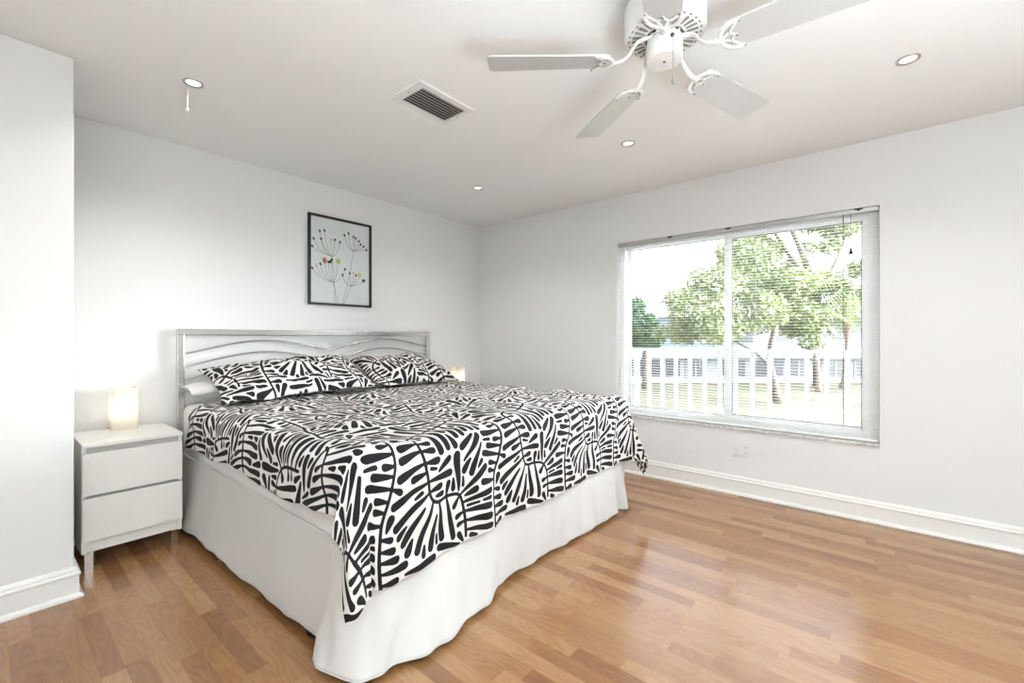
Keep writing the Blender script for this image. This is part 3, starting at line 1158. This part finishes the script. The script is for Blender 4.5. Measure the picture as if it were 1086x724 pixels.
# ------------------------------------------------------------------ leaf print (a repeat of the fabric, as a distance field)
TW, TH, RES = .58, .75, .0025
NX, NY = int(round(TW / RES)), int(round(TH / RES))
gx = (np.arange(NX) + .5) * RES
gy = (np.arange(NY) + .5) * RES
GX_, GY_ = np.meshgrid(gx, gy, indexing='ij')
D_leaf = np.full((NX, NY), 1.0)
D_stem = np.full((NX, NY), 1.0)
BLK = int(.13 / RES)


def wrapd(d, T):
    return d - T * np.round(d / T)


def stamp_segment(D, p, q, r0, r1):
    """min in the distance to a round cone from p (radius r0) to q (radius r1), with wrap-around"""
    L = math.hypot(q[0] - p[0], q[1] - p[1])
    cx, cy = (p[0] + q[0]) / 2, (p[1] + q[1]) / 2
    h = int((L / 2 + max(r0, r1) + .05) / RES) + 1
    ix = np.arange(int(cx / RES) - h, int(cx / RES) + h + 1)
    iy = np.arange(int(cy / RES) - h, int(cy / RES) + h + 1)
    X = (ix[:, None] + .5) * RES - p[0]
    Y = (iy[None, :] + .5) * RES - p[1]
    ux, uy = (q[0] - p[0]) / L, (q[1] - p[1]) / L
    t = np.clip((X * ux + Y * uy) / L, 0, 1)
    d = np.hypot(X - ux * L * t, Y - uy * L * t) - (r0 + (r1 - r0) * np.minimum(1, t * 1.25) ** .8)
    jx, jy = np.ix_(ix % NX, iy % NY)
    if len(ix) <= NX and len(iy) <= NY:
        D[jx, jy] = np.minimum(D[jx, jy], d)
    else:
        np.minimum.at(D, (jx, jy), d)


def look(D, x, y):
    return D[(np.floor(np.asarray(x) / RES).astype(int)) % NX, (np.floor(np.asarray(y) / RES).astype(int)) % NY]


def stem_curve(pts, n=120):
    return resample(pts, n)


STEMS = [
    [(.40, .690), (.385, .660), (.33, .625), (.22, .600), (.12, .575), (.078, .540), (.072, .46), (.082, .36), (.098, .275), (.13, .240), (.20, .238), (.255, .222), (.280, .16), (.285, .05)],
    [(.456, .030), (.45, .12), (.462, .23), (.510, .36), (.532, .49), (.500, .62), (.475, .70), (.456, .780)],
]
rg = np.random.RandomState(5)
CURVES = [stem_curve(s) for s in STEMS]
for c in CURVES:
    for a_, b_ in zip(c[:-1], c[1:]):
        if np.hypot(*(b_ - a_)) > 1e-5:
            stamp_segment(D_stem, a_, b_, .0066, .0066)
GAP = .0062


def try_leaf(p, ang, lmax, lmin, rb, rt, own=True):
    L = lmax
    ux, uy = math.cos(ang), math.sin(ang)
    while L >= lmin:
        k = np.linspace(0, 1, 14)
        sc = min(1.0, .5 + L / .12)
        r = (rb + (rt * sc - rb) * np.minimum(1, k * 1.25) ** .8)
        x, y = p[0] + ux * L * k, p[1] + uy * L * k
        ok = look(D_leaf, x, y) > r + GAP
        ds = look(D_stem, x, y) > r + GAP
        tip = look(D_stem, x[-1] + ux * rt * .9, y[-1] + uy * rt * .9) > GAP
        tip2 = look(D_leaf, x[-1] + ux * rt * .9, y[-1] + uy * rt * .9) > GAP * .6
        if ok.all() and (ds | (k * L < (.024 if own else -1))).all() and tip and tip2:
            stamp_segment(D_leaf, p, (p[0] + ux * L, p[1] + uy * L), rb, rt * sc)
            return True
        L -= .006
    return False


for (px_, py_, a_, L_, r_) in ((.250, .244, 92, .135, .019), (.262, .238, 62, .120, .018), (.060, .585, 150, .10, .017), (.052, .565, 185, .085, .016), (.500, .70, 60, .075, .015)):
    try_leaf((px_, py_), math.radians(a_), L_, .04, .0055, r_)
for ci, c in enumerate(CURVES):
    d = np.r_[0, np.cumsum(np.hypot(*np.diff(c, axis=0).T))]
    s = .012
    while s < d[-1] - .004:
        i = min(np.searchsorted(d, s), len(c) - 2)
        t = c[i + 1] - c[i]
        ta = math.atan2(t[1], t[0])
        for side in (1, -1):
            a_ = ta + side * (math.radians(80 if ci == 0 else 98) + rg.uniform(-.04, .04))
            r0 = .0095
            p = c[i] + np.array([math.cos(a_), math.sin(a_)]) * r0
            try_leaf(p, a_, (.150 if ci == 0 else .095) * rg.uniform(.9, 1.1), .024, .0055, rg.uniform(.0135, .0155))
        s += rg.uniform(.0365, .0395)
# fill what is left with loose leaves, largest gaps first
CL = np.minimum(D_leaf, D_stem)
dead = np.zeros_like(CL, bool)
for rnd in range(400):
    CL = np.where(dead, 0, np.minimum(D_leaf, D_stem))
    m_ = CL.max()
    if m_ < .0120:
        break
    i, j = np.unravel_index(CL.argmax(), CL.shape)
    c0 = np.array([gx[i], gy[j]])
    rt_ = min(.0145, max(.0062, m_ - GAP))
    best = None
    k = np.linspace(0, 1, 16)
    full = np.minimum(D_leaf, D_stem)
    for a_ in np.linspace(0, 2 * PI, 24, endpoint=False):
        u_ = np.array([math.cos(a_), math.sin(a_)])
        for L in np.arange(.130, .030, -.007):
            if best is not None and L <= best[0]:
                break
            for fr in (.85, .65, .5):
                p = c0 - u_ * L * fr
                r = .0055 + (rt_ - .0055) * np.minimum(1, k * 1.25) ** .8
                if (look(full, p[0] + u_[0] * L * k, p[1] + u_[1] * L * k) > r + GAP * .92).all():
                    best = (L, a_, p)
                    break
    ii = np.arange(i - 3, i + 4) % NX
    jj = np.arange(j - 3, j + 4) % NY
    dead[np.ix_(ii, jj)] = True
    if best is None:
        continue
    L, a_, p = best
    stamp_segment(D_leaf, p, p + np.array([math.cos(a_), math.sin(a_)]) * L, .0055, rt_)
PRINT = np.minimum(D_leaf, D_stem)


def print_at(U, V):
    x = U / RES - .5
    y = V / RES - .5
    i, j = np.floor(x).astype(int), np.floor(y).astype(int)
    fx, fy = x - i, y - j
    g = lambda a, b: PRINT[a % NX, b % NY]
    return (g(i, j) * (1 - fx) * (1 - fy) + g(i + 1, j) * fx * (1 - fy) + g(i, j + 1) * (1 - fx) * fy + g(i + 1, j + 1) * fx * fy)


# ------------------------------------------------------------------ duvet draped over the mattress
XA, XB, YA, YH = .868, 2.835, 1.428, 3.125
RB, ZT = .088, .772
DL, DR, DF = .282, .41, .485
ST = .0042
ns_, nt_ = int((XB - XA + DL + DR) / ST), int((YH - YA + DF) / ST)
S = np.linspace(XA - DL, XB + DR, ns_)[:, None] * np.ones((1, nt_))
T = np.linspace(YA - DF, YH, nt_)[None, :] * np.ones((ns_, 1))
n1 = smooth_noise(3, 10, .25, .9)
n2 = smooth_noise(4, 16, .07, .22)
n3 = smooth_noise(9, 9, .16, .55)
n4 = smooth_noise(15, 8, .5, 1.2)
hemF = 1 + (.04 * n4(S, 0 * S) + .10 * np.exp(-((S - XA) / .26) ** 2)) * (T < YA)
S_, T_ = S, np.where(T < YA, YA + (T - YA) * hemF, T)
hemL = 1 + .05 * n4(0 * T, T + 3.0)
S_ = np.where(S < XA, XA + (S - XA) * hemL, S_)
QX, QY = np.clip(S_, XA, XB), np.maximum(T_, YA)
VX_, VY_ = S_ - QX, T_ - QY
DD = np.hypot(VX_, VY_)
ux = np.where(DD > 1e-9, VX_ / np.maximum(DD, 1e-9), 0)
uy = np.where(DD > 1e-9, VY_ / np.maximum(DD, 1e-9), 0)
# corners lean the fold to the side of the bed
corner = np.clip(np.minimum(np.abs(ux), np.abs(uy)) * 2.2, 0, 1)
ax = ux * (1 + .55 * corner)
ln_ = np.hypot(ax, uy)
ux, uy = np.where(ln_ > 0, ax / np.maximum(ln_, 1e-9), 0), np.where(ln_ > 0, uy / np.maximum(ln_, 1e-9), 0)
arc = RB * PI / 2
th_ = np.minimum(DD / RB, PI / 2)
rest = np.maximum(DD - arc, 0)
flare = .035 + .26 * corner
hz = RB * np.sin(th_) + rest * np.sin(flare)
dz = RB * (1 - np.cos(th_)) + rest * np.cos(flare)
fold_c = np.where(uy < -.3, S_ + 1.5 * ux * .2, T_ + 5)
fold = (n3(fold_c, fold_c * 0) * .016 + n2(fold_c, DD * .5) * .0035) * np.clip(rest / .30, 0, 1)
fold = fold + corner * .028 * np.sin(np.arctan2(-uy, np.abs(ux)) * 9.0) * np.clip(rest / .3, 0, 1)
hz = hz + fold
inner = np.clip(1 - DD / .12, 0, 1)
puff = (.011 * n1(S, T) + .0030 * n2(S, T)) * (.35 + .65 * inner)
crown = .012 * np.sin(np.clip((S - XA) / (XB - XA), 0, 1) * PI) * inner
Pd = np.zeros((ns_, nt_, 3))
Pd[..., 0] = QX + ux * hz
Pd[..., 1] = QY + uy * hz
Pd[..., 2] = ZT - dz + puff + crown
# side wrinkles push outward
side = np.clip(DD / RB, 0, 1) * (.0045 * n2(S * .8 + 2, T * .8))
Pd[..., 0] += ux * side
Pd[..., 1] += uy * side
PR = print_at(S - .43, T - (YA - DF) + .03)
me = grid_mesh('duvet', Pd - np.array([1.84, 2.2, ZT]), PR)
me.materials.append(M['print'])
duvet = bpy.data.objects.new('duvet', me)
COL.objects.link(duvet)
duvet.location = (1.84, 2.2, ZT)
so = duvet.modifiers.new('padding', 'SOLIDIFY'); so.thickness = .012; so.offset = -1
tag(duvet, 'duvet with a black leaf print on white spread over the bed', 'duvet')

# ------------------------------------------------------------------ pillows


def pillow(name, c, a, b, t, tilt, yaw, roll, mat, label, group, uv=(0, 0), step=.005, seed=1, pinch=.07, prnt=False, full=.62):
    nu, nv = int(2 * a / step), int(2 * b / step)
    u = np.linspace(-1, 1, nu)[:, None] * np.ones((1, nv))
    v = np.linspace(-1, 1, nv)[None, :] * np.ones((nu, 1))
    fx = a * u * (1 - pinch * (1 - v * v) * np.abs(u))
    fy = b * v * (1 - pinch * 1.3 * (1 - u * u) * np.abs(v))
    prof = (np.clip(1 - np.abs(u) ** 2.6, 0, 1) ** full) * (np.clip(1 - np.abs(v) ** 2.4, 0, 1) ** full)
    nz = smooth_noise(seed, 12, .10, .45)
    wr = smooth_noise(seed + 50, 12, .04, .12)
    R = (Matrix.Rotation(yaw, 4, 'Z') @ Matrix.Rotation(roll, 4, 'Y') @ Matrix.Rotation(tilt, 4, 'X'))
    R = np.array(R.to_3x3())
    verts, faces, att = [], [], []
    for sgn in (1, -1):
        z = (1 if sgn > 0 else -.45) * t * prof * (1 + .10 * nz(fx, fy)) + .010 * nz(fx * .8 + 3, fy * .8) + sgn * .0035 * wr(fx, fy) * np.clip(prof * 2, 0, 1)
        P = np.stack([fx, fy, z], -1) @ R.T
        verts.append(P)
        att.append(print_at(fx + uv[0] + (0 if sgn > 0 else .2), fy + uv[1]))
    n, m = nu, nv
    me = bpy.data.meshes.new(name)
    idx = np.arange(n * m).reshape(n, m)
    f0 = np.stack([idx[:-1, :-1], idx[1:, :-1], idx[1:, 1:], idx[:-1, 1:]], -1).reshape(-1, 4)
    f1 = f0[:, ::-1] + n * m
    co = np.concatenate([verts[0].reshape(-1, 3), verts[1].reshape(-1, 3)])
    at_ = np.concatenate([att[0].reshape(-1), att[1].reshape(-1)])
    # weld the shared border
    border = np.zeros((n, m), bool); border[0] = border[-1] = True; border[:, 0] = border[:, -1] = True
    remap = np.arange(2 * n * m)
    remap[n * m:][border.reshape(-1)] = idx[border]
    f = remap[np.concatenate([f0, f1])]
    used = np.unique(f)
    new = np.full(2 * n * m, -1); new[used] = np.arange(len(used))
    f = new[f]; co = co[used]; at_ = at_[used]
    me.vertices.add(len(co)); me.vertices.foreach_set('co', co.reshape(-1).astype(np.float32))
    me.loops.add(f.size); me.loops.foreach_set('vertex_index', f.reshape(-1).astype(np.int32))
    me.polygons.add(len(f)); me.polygons.foreach_set('loop_start', np.arange(0, f.size, 4, dtype=np.int32))
    me.update(calc_edges=True)
    if prnt:
        q = me.attributes.new('print', 'FLOAT', 'POINT'); q.data.foreach_set('value', at_.astype(np.float32))
    me.shade_smooth()
    me.materials.append(M[mat])
    o = bpy.data.objects.new(name, me)
    COL.objects.link(o)
    o.location = c
    return tag(o, label, 'pillow', group)


pillow('pillow', (1.335, 3.330, .852), .515, .118, .060, math.radians(3), 0, 0, 'sheet', 'plain white pillow peeking out under the left leaf print pillow', 'white pillows under the printed ones', step=.010, seed=61, pinch=.02, full=.40)
pillow('pillow', (2.350, 3.330, .852), .420, .118, .060, math.radians(3), 0, 0, 'sheet', 'plain white pillow tucked out of sight under the right leaf print pillow', 'white pillows under the printed ones', step=.010, seed=62, pinch=.02, full=.40)
pillow('printed_pillow', (1.405, 3.145, .900), .515, .255, .098, math.radians(22), math.radians(-2), math.radians(-2), 'print', 'left black and white leaf print pillow, nearer the nightstand', 'leaf print pillows', (.1, .2), seed=71, prnt=True)
pillow('printed_pillow', (2.340, 3.155, .900), .425, .255, .102, math.radians(22), math.radians(2), math.radians(1), 'print', 'right black and white leaf print pillow, nearer the far lamp', 'leaf print pillows', (.42, .55), seed=72, prnt=True)

# ------------------------------------------------------------------ outside: walkway, railing, lawn, building, trees
GZ = -2.0
V0 = Vector((math.cos(YAW), math.sin(YAW), 0))
R0 = Vector((math.sin(YAW), -math.cos(YAW), 0))


def outside(lat, dep, z=GZ):
    p = V0 * dep + R0 * lat
    return Vector((p.x, p.y, z))


bm = nbm(); box(bm, XR + WT, 4.72, -3.2, 5.2, -.16, -.02)
struct('balcony_floor', bm, 'concrete', 'concrete walkway outside the window', 'walkway')
bm = nbm()
box(bm, -40, 90, -80, 80, GZ - .2, GZ)
struct('lawn', bm, 'lawn', 'sunlit dry lawn beyond the white railing', 'lawn')

RXX = 4.62
rail = empty('balcony_railing', (RXX, 1.0, -.02), 'white metal railing with upright pickets outside the window', 'railing')
bm = nbm(); box(bm, RXX - .022, RXX + .022, -2.9, 4.9, 1.040, 1.068, .004)
finish('top_rail', bm, 'rail_white', rail)
bm = nbm(); box(bm, RXX - .016, RXX + .016, -2.9, 4.9, .080, .112, .004)
finish('bottom_rail', bm, 'rail_white', rail)
pk = None
for k in range(-14, 32):
    y = .226 + .1420 * k
    if k in (13, -10, 30):
        b = nbm(); box(b, RXX - .026, RXX + .026, y - .026, y + .026, -.02, 1.045, .003)
        finish('post', b, 'rail_white', rail)
        continue
    if pk is None:
        b = nbm(); box(b, RXX - .016, RXX + .016, -.016, .016, .10, 1.045, .002)
        bmesh.ops.translate(b, verts=b.verts[:], vec=-Vector(rail.location))
        bmesh.ops.translate(b, verts=b.verts[:], vec=Vector((0, rail.location.y, 0)))
        pk = finish('picket', b, 'rail_white', rail, local=True)
        pk.location = (0, y - rail.location.y, 0)
    else:
        c = pk.copy(); COL.objects.link(c); c.parent = rail
        c.location = (0, y - rail.location.y, 0)

# building across the lawn, square to the view
BD = 32.0


def bpx(px):
    return (px - 543) * BD / F_PX


Rb = Matrix.Rotation(YAW - PI / 2, 4, 'Z')     # local x = lateral right, local y = depth
bld = empty('apartment_building', Vector((V0 * BD)) + Vector((0, 0, GZ)), 'long pale two storey building with dark shuttered windows beyond the lawn', 'building')


def bpart(name, boxes, mats, parent=bld, roofpoly=None):
    b = nbm()
    for bx in boxes:
        box(b, *bx)
    if roofpoly:
        for poly, y0, y1 in roofpoly:
            vs = prism(b, poly, y0, y1)
            for v in vs:
                v.co = Vector((v.co.x, v.co.z, v.co.y))
    bmesh.ops.transform(b, matrix=Rb, verts=b.verts[:])
    return finish(name, b, mats, parent, local=True)


L0, L1 = -8, 42
bpart('wall', [(L0, L1, 0, 7, 0, 1.78)], 'facade')
bpart('wall', [(L0 + 18.0, L1, 3.2, 9, 1.7, 4.9)], 'facade')
bpart('eave', [(L0, L1, -.9, 3.4, 1.76, 1.95)], 'roof_blue', bld, None)
bm = nbm()
a_ = [(-.95, 1.93), (3.3, 2.75), (3.3, 2.60), (-.95, 1.80)]
vs = [[bm.verts.new((x, y, z)) for y, z in a_] for x in (L0, L1)]
for k in range(4):
    bm.faces.new((vs[0][k], vs[0][(k + 1) % 4], vs[1][(k + 1) % 4], vs[1][k]))
bm.faces.new(vs[0]); bm.faces.new(vs[1][::-1])
bmesh.ops.transform(bm, matrix=Rb, verts=bm.verts[:])
finish('porch_roof', bm, 'roof_blue', bld, local=True)
bm = nbm()
a_ = [(2.4, 4.85), (6.5, 6.1), (10, 4.85)]
vs = [[bm.verts.new((x, y, z)) for y, z in a_] for x in (L0 + 17.4, L1)]
for k in range(3):
    bm.faces.new((vs[0][k], vs[0][(k + 1) % 3], vs[1][(k + 1) % 3], vs[1][k]))
bm.faces.new(vs[0]); bm.faces.new(vs[1][::-1])
bmesh.ops.transform(bm, matrix=Rb, verts=bm.verts[:])
finish('roof', bm, 'roof', bld, local=True)
bpart('foundation', [(L0, L1, -.06, .5, 0, .22)], 'concrete')
x = L0 + .6
k = 0
while x < L1 - 3:
    wd = (2.0, 2.4, 1.5)[k % 3]
    wf = bpart('window', [(x, x + wd, -.05, .10, .36, .44), (x, x + wd, -.05, .10, 1.62, 1.70), (x, x + .10, -.05, .10, .36, 1.70), (x + wd - .10, x + wd, -.05, .10, .36, 1.70), (x + wd / 2 - .05, x + wd / 2 + .05, -.05, .10, .36, 1.70)], 'rail_white')
    bpart('pane', [(x + .06, x + wd - .06, -.02, .05, .40, 1.66)], 'dark_pane', wf)
    x += wd + (.35, .28, .9)[k % 3]
    k += 1
for x in (12.6, 17.5, 20.6, 24.5, 28):
    wf = bpart('window', [(x, x + 1.7, 3.14, 3.3, 2.75, 2.83), (x, x + 1.7, 3.14, 3.3, 3.75, 3.83), (x, x + .08, 3.14, 3.3, 2.75, 3.83), (x + 1.62, x + 1.7, 3.14, 3.3, 2.75, 3.83)], 'rail_white')
    bpart('pane', [(x + .04, x + 1.66, 3.16, 3.25, 2.78, 3.80)], 'dark_pane', wf)


def leaf_cloud(blobs, n, size, seed, mat, name, parent):
    """many small leaf blades inside a set of ellipsoids (centre, radii)"""
    rg_ = np.random.RandomState(seed)
    vol = np.array([b[1][0] * b[1][1] * b[1][2] for b in blobs]) ** .75
    cnt = (n * vol / vol.sum()).astype(int)
    V, Fc = [], []
    base = 0
    for (c, r), k in zip(blobs, cnt):
        d = rg_.normal(size=(k, 3)); d /= np.linalg.norm(d, axis=1)[:, None]
        rad = rg_.uniform(.25, 1, k) ** .55
        p = np.array(c) + d * rad[:, None] * np.array(r)
        a = rg_.normal(size=(k, 3)); a /= np.linalg.norm(a, axis=1)[:, None]
        b = np.cross(a, rg_.normal(size=(k, 3))); b /= np.linalg.norm(b, axis=1)[:, None]
        s = size * rg_.uniform(.6, 1.4, k)[:, None]
        q = np.stack([p - a * s, p + b * s * .38, p + a * s, p - b * s * .38], 1)
        V.append(q.reshape(-1, 3))
        Fc.append((np.arange(k * 4).reshape(k, 4) + base))
        base += k * 4
    V = np.concatenate(V) - np.array(root_loc(parent)); Fc = np.concatenate(Fc)
    me = bpy.data.meshes.new(name)
    me.vertices.add(len(V)); me.vertices.foreach_set('co', V.reshape(-1).astype(np.float32))
    me.loops.add(Fc.size); me.loops.foreach_set('vertex_index', Fc.reshape(-1).astype(np.int32))
    me.polygons.add(len(Fc)); me.polygons.foreach_set('loop_start', np.arange(0, Fc.size, 4, dtype=np.int32))
    me.update(calc_edges=True)
    me.materials.append(M[mat])
    o = bpy.data.objects.new(name, me); COL.objects.link(o); o.parent = parent
    return o


def pt(px, py, dep):
    """point in front of the window at a given depth along the view"""
    return V0 * dep + R0 * ((px - 543) * dep / F_PX) + Vector((0, 0, EYE - (py - HORIZON) * dep / F_PX))


def tree(name, label, base, trunk, branches, blobs, n, size, seed, mat):
    e_ = empty(name, base, label, 'tree', 'trees beyond the railing')
    b = nbm(); tube(b, [p for p, r in trunk], [r for p, r in trunk], 10)
    tr = finish('trunk', b, 'bark', e_, smooth=True)
    for br in branches:
        b = nbm(); tube(b, [p for p, r in br], [r for p, r in br], 8)
        finish('branch', b, 'bark', e_, smooth=True)
    leaf_cloud(blobs, n, size, seed, mat, 'foliage', e_)
    return e_


D1 = 21.9
tree('shade_tree', 'leaning leafy tree whose bent trunk stands in the lawn behind the railing', pt(824, 427, D1),
     [(pt(825, 427, D1), .22), (pt(821, 405, D1), .17), (pt(816, 385, D1), .16), (pt(818, 365, D1), .15), (pt(824, 340, D1), .13), (pt(815, 315, D1), .10)],
     [[(pt(816, 386, D1), .11), (pt(800, 372, D1), .08), (pt(780, 362, D1), .05)],
      [(pt(820, 345, D1), .09), (pt(780, 310, D1), .06), (pt(745, 285, D1), .03), (pt(700, 258, D1), .015)],
      [(pt(822, 340, D1), .07), (pt(850, 300, D1), .05), (pt(870, 280, D1), .02)]],
     [(tuple(pt(px, py, D1 + dd)), (rr, rr, rr * .72)) for px, py, dd, rr in
      ((722, 318, 0, .9), (860, 340, .5, 1.0), (845, 300, .8, 1.1), (735, 330, 0, 1.3), (725, 352, 1, 1.0), (760, 300, 0, 1.4), (760, 345, -.5, 1.4), (795, 280, .6, 1.5), (800, 330, 0, 1.6), (835, 330, 1, 1.4), (780, 265, 1, 1.0), (830, 300, .6, 1.2), (848, 345, 1.5, 1.1), (700, 352, .8, .5), (860, 365, 2, .6))],
     15000, .135, 11, 'leaf_light')
D2 = 29.0
tree('oak_tree', 'big tree with a forked grey limb reaching up at the top of the window', pt(866, 410, D2),
     [(pt(866, 410, D2), .22), (pt(866, 380, D2), .20), (pt(867, 330, D2), .22), (pt(866, 308, D2), .25)],
     [[(pt(866, 310, D2), .25), (pt(848, 285, D2), .20), (pt(832, 262, D2), .15), (pt(818, 240, D2), .10), (pt(806, 215, D2), .05)],
      [(pt(867, 308, D2), .25), (pt(855, 278, D2), .21), (pt(843, 250, D2), .17), (pt(832, 222, D2), .11), (pt(826, 195, D2), .05)],
      [(pt(848, 285, D2), .08), (pt(822, 272, D2), .06), (pt(795, 270, D2), .03)],
      [(pt(868, 312, D2), .11), (pt(885, 280, D2), .08), (pt(897, 250, D2), .06), (pt(903, 215, D2), .03)]],
     [(tuple(pt(px, py, D2 + dd)), (rr, rr, rr * .7)) for px, py, dd, rr in
      ((795, 245, 0, 1.5), (835, 222, .4, 1.6), (785, 275, .7, 1.4), (890, 240, .3, 1.3), (880, 262, .5, .8), (862, 232, .6, 1.3), (815, 265, .9, 1.2), (840, 282, .9, .8), (912, 285, 1.0, .9), (850, 205, .5, 1.8), (775, 220, .4, 1.5), (840, 318, .8, 1.4), (810, 305, .8, 1.5), (858, 262, .3, .6))],
     13000, .165, 12, 'leaf_light')
D3 = 28.0
tree('broadleaf_tree', 'darker bushy tree at the left edge of the window view', pt(684, 412.5, D3),
     [(pt(684, 412.5, D3), .2), (pt(684, 380, D3), .17), (pt(683, 350, D3), .1)],
     [[(pt(684, 370, D3), .08), (pt(676, 345, D3), .04)], [(pt(684, 365, D3), .08), (pt(692, 345, D3), .04)]],
     [(tuple(pt(px, py, D3 + dd)), (rr, rr, rr * .8)) for px, py, dd, rr in ((678, 345, 0, 1.2), (672, 325, .3, .8), (688, 358, -.3, 1.0), (668, 355, .3, 1.2))],
     4500, .17, 13, 'leaf_dark')


def palm(name, label, px_base, py_base, dep, crown, nf, seed, scale=1.0):
    base = pt(px_base, py_base, dep)
    e_ = empty(name, base, label, 'palm tree', 'palms on the lawn')
    cpt = pt(crown[0], crown[1], dep)
    b = nbm()
    tp = [base.lerp(cpt, k / 8) + R0 * (.08 * math.sin(k * .8)) for k in range(9)]
    tube(b, tp, [.19, .14, .12, .12, .12, .19, .26, .28, .22], 12)
    finish('trunk', b, 'palm_bark', e_, smooth=True)
    rg_ = random.Random(seed)
    for k in range(nf):
        az = 2 * PI * k / nf * 2.4 + rg_.uniform(-.3, .3)
        el = rg_.uniform(-.35, 1.15)
        Lf = scale * rg_.uniform(1.7, 2.3)
        d = Vector((math.cos(az) * math.cos(el), math.sin(az) * math.cos(el), math.sin(el)))
        pts = []
        p = Vector(tp[-1]); dirv = d.copy()
        for q in range(9):
            pts.append(p.copy())
            p = p + dirv * Lf / 8
            dirv = (dirv + Vector((0, 0, -.20))).normalized()
        b = nbm()
        tube(b, pts, [.022 - .002 * q for q in range(9)], 5)
        for q in range(1, 9):
            for h in (0, .5):
                if q + h > 8:
                    continue
                i0 = q - 1 if q == 8 else q
                pos = pts[q] if h == 0 else pts[q].lerp(pts[min(q + 1, 8)], .5)
                tg = (pts[min(q + 1, 8)] - pts[q - 1]).normalized()
                sd_ = tg.cross(Vector((0, 0, 1)))
                if sd_.length < .05:
                    sd_ = Vector((1, 0, 0))
                sd_.normalize()
                ll = scale * .66 * math.sin(PI * min(1, (q + h) / 9.5 * .85 + .12))
                for sg in (-1, 1):
                    tipp = pos + (sd_ * sg * .75 + tg * .6 + Vector((0, 0, -.45 - rg_.uniform(0, .3)))).normalized() * ll
                    wv = tg * .045
                    midp = pos.lerp(tipp, .5) + Vector((0, 0, .03))
                    v = [b.verts.new(x) for x in (pos - wv, midp - wv * .9, tipp, midp + wv * .9, pos + wv)]
                    b.faces.new(v)
        finish('frond', b, 'frond', e_)
    return e_


palm('palm_tree', 'palm with drooping fronds filling the right edge of the window view', 893, 412, 28.1, (904, 314), 54, 3, 2.1)
palm('palm_tree', 'slim palm with a pale lit trunk just left of the drooping palm', 868, 415, 26.6, (862, 334), 14, 5, .95)
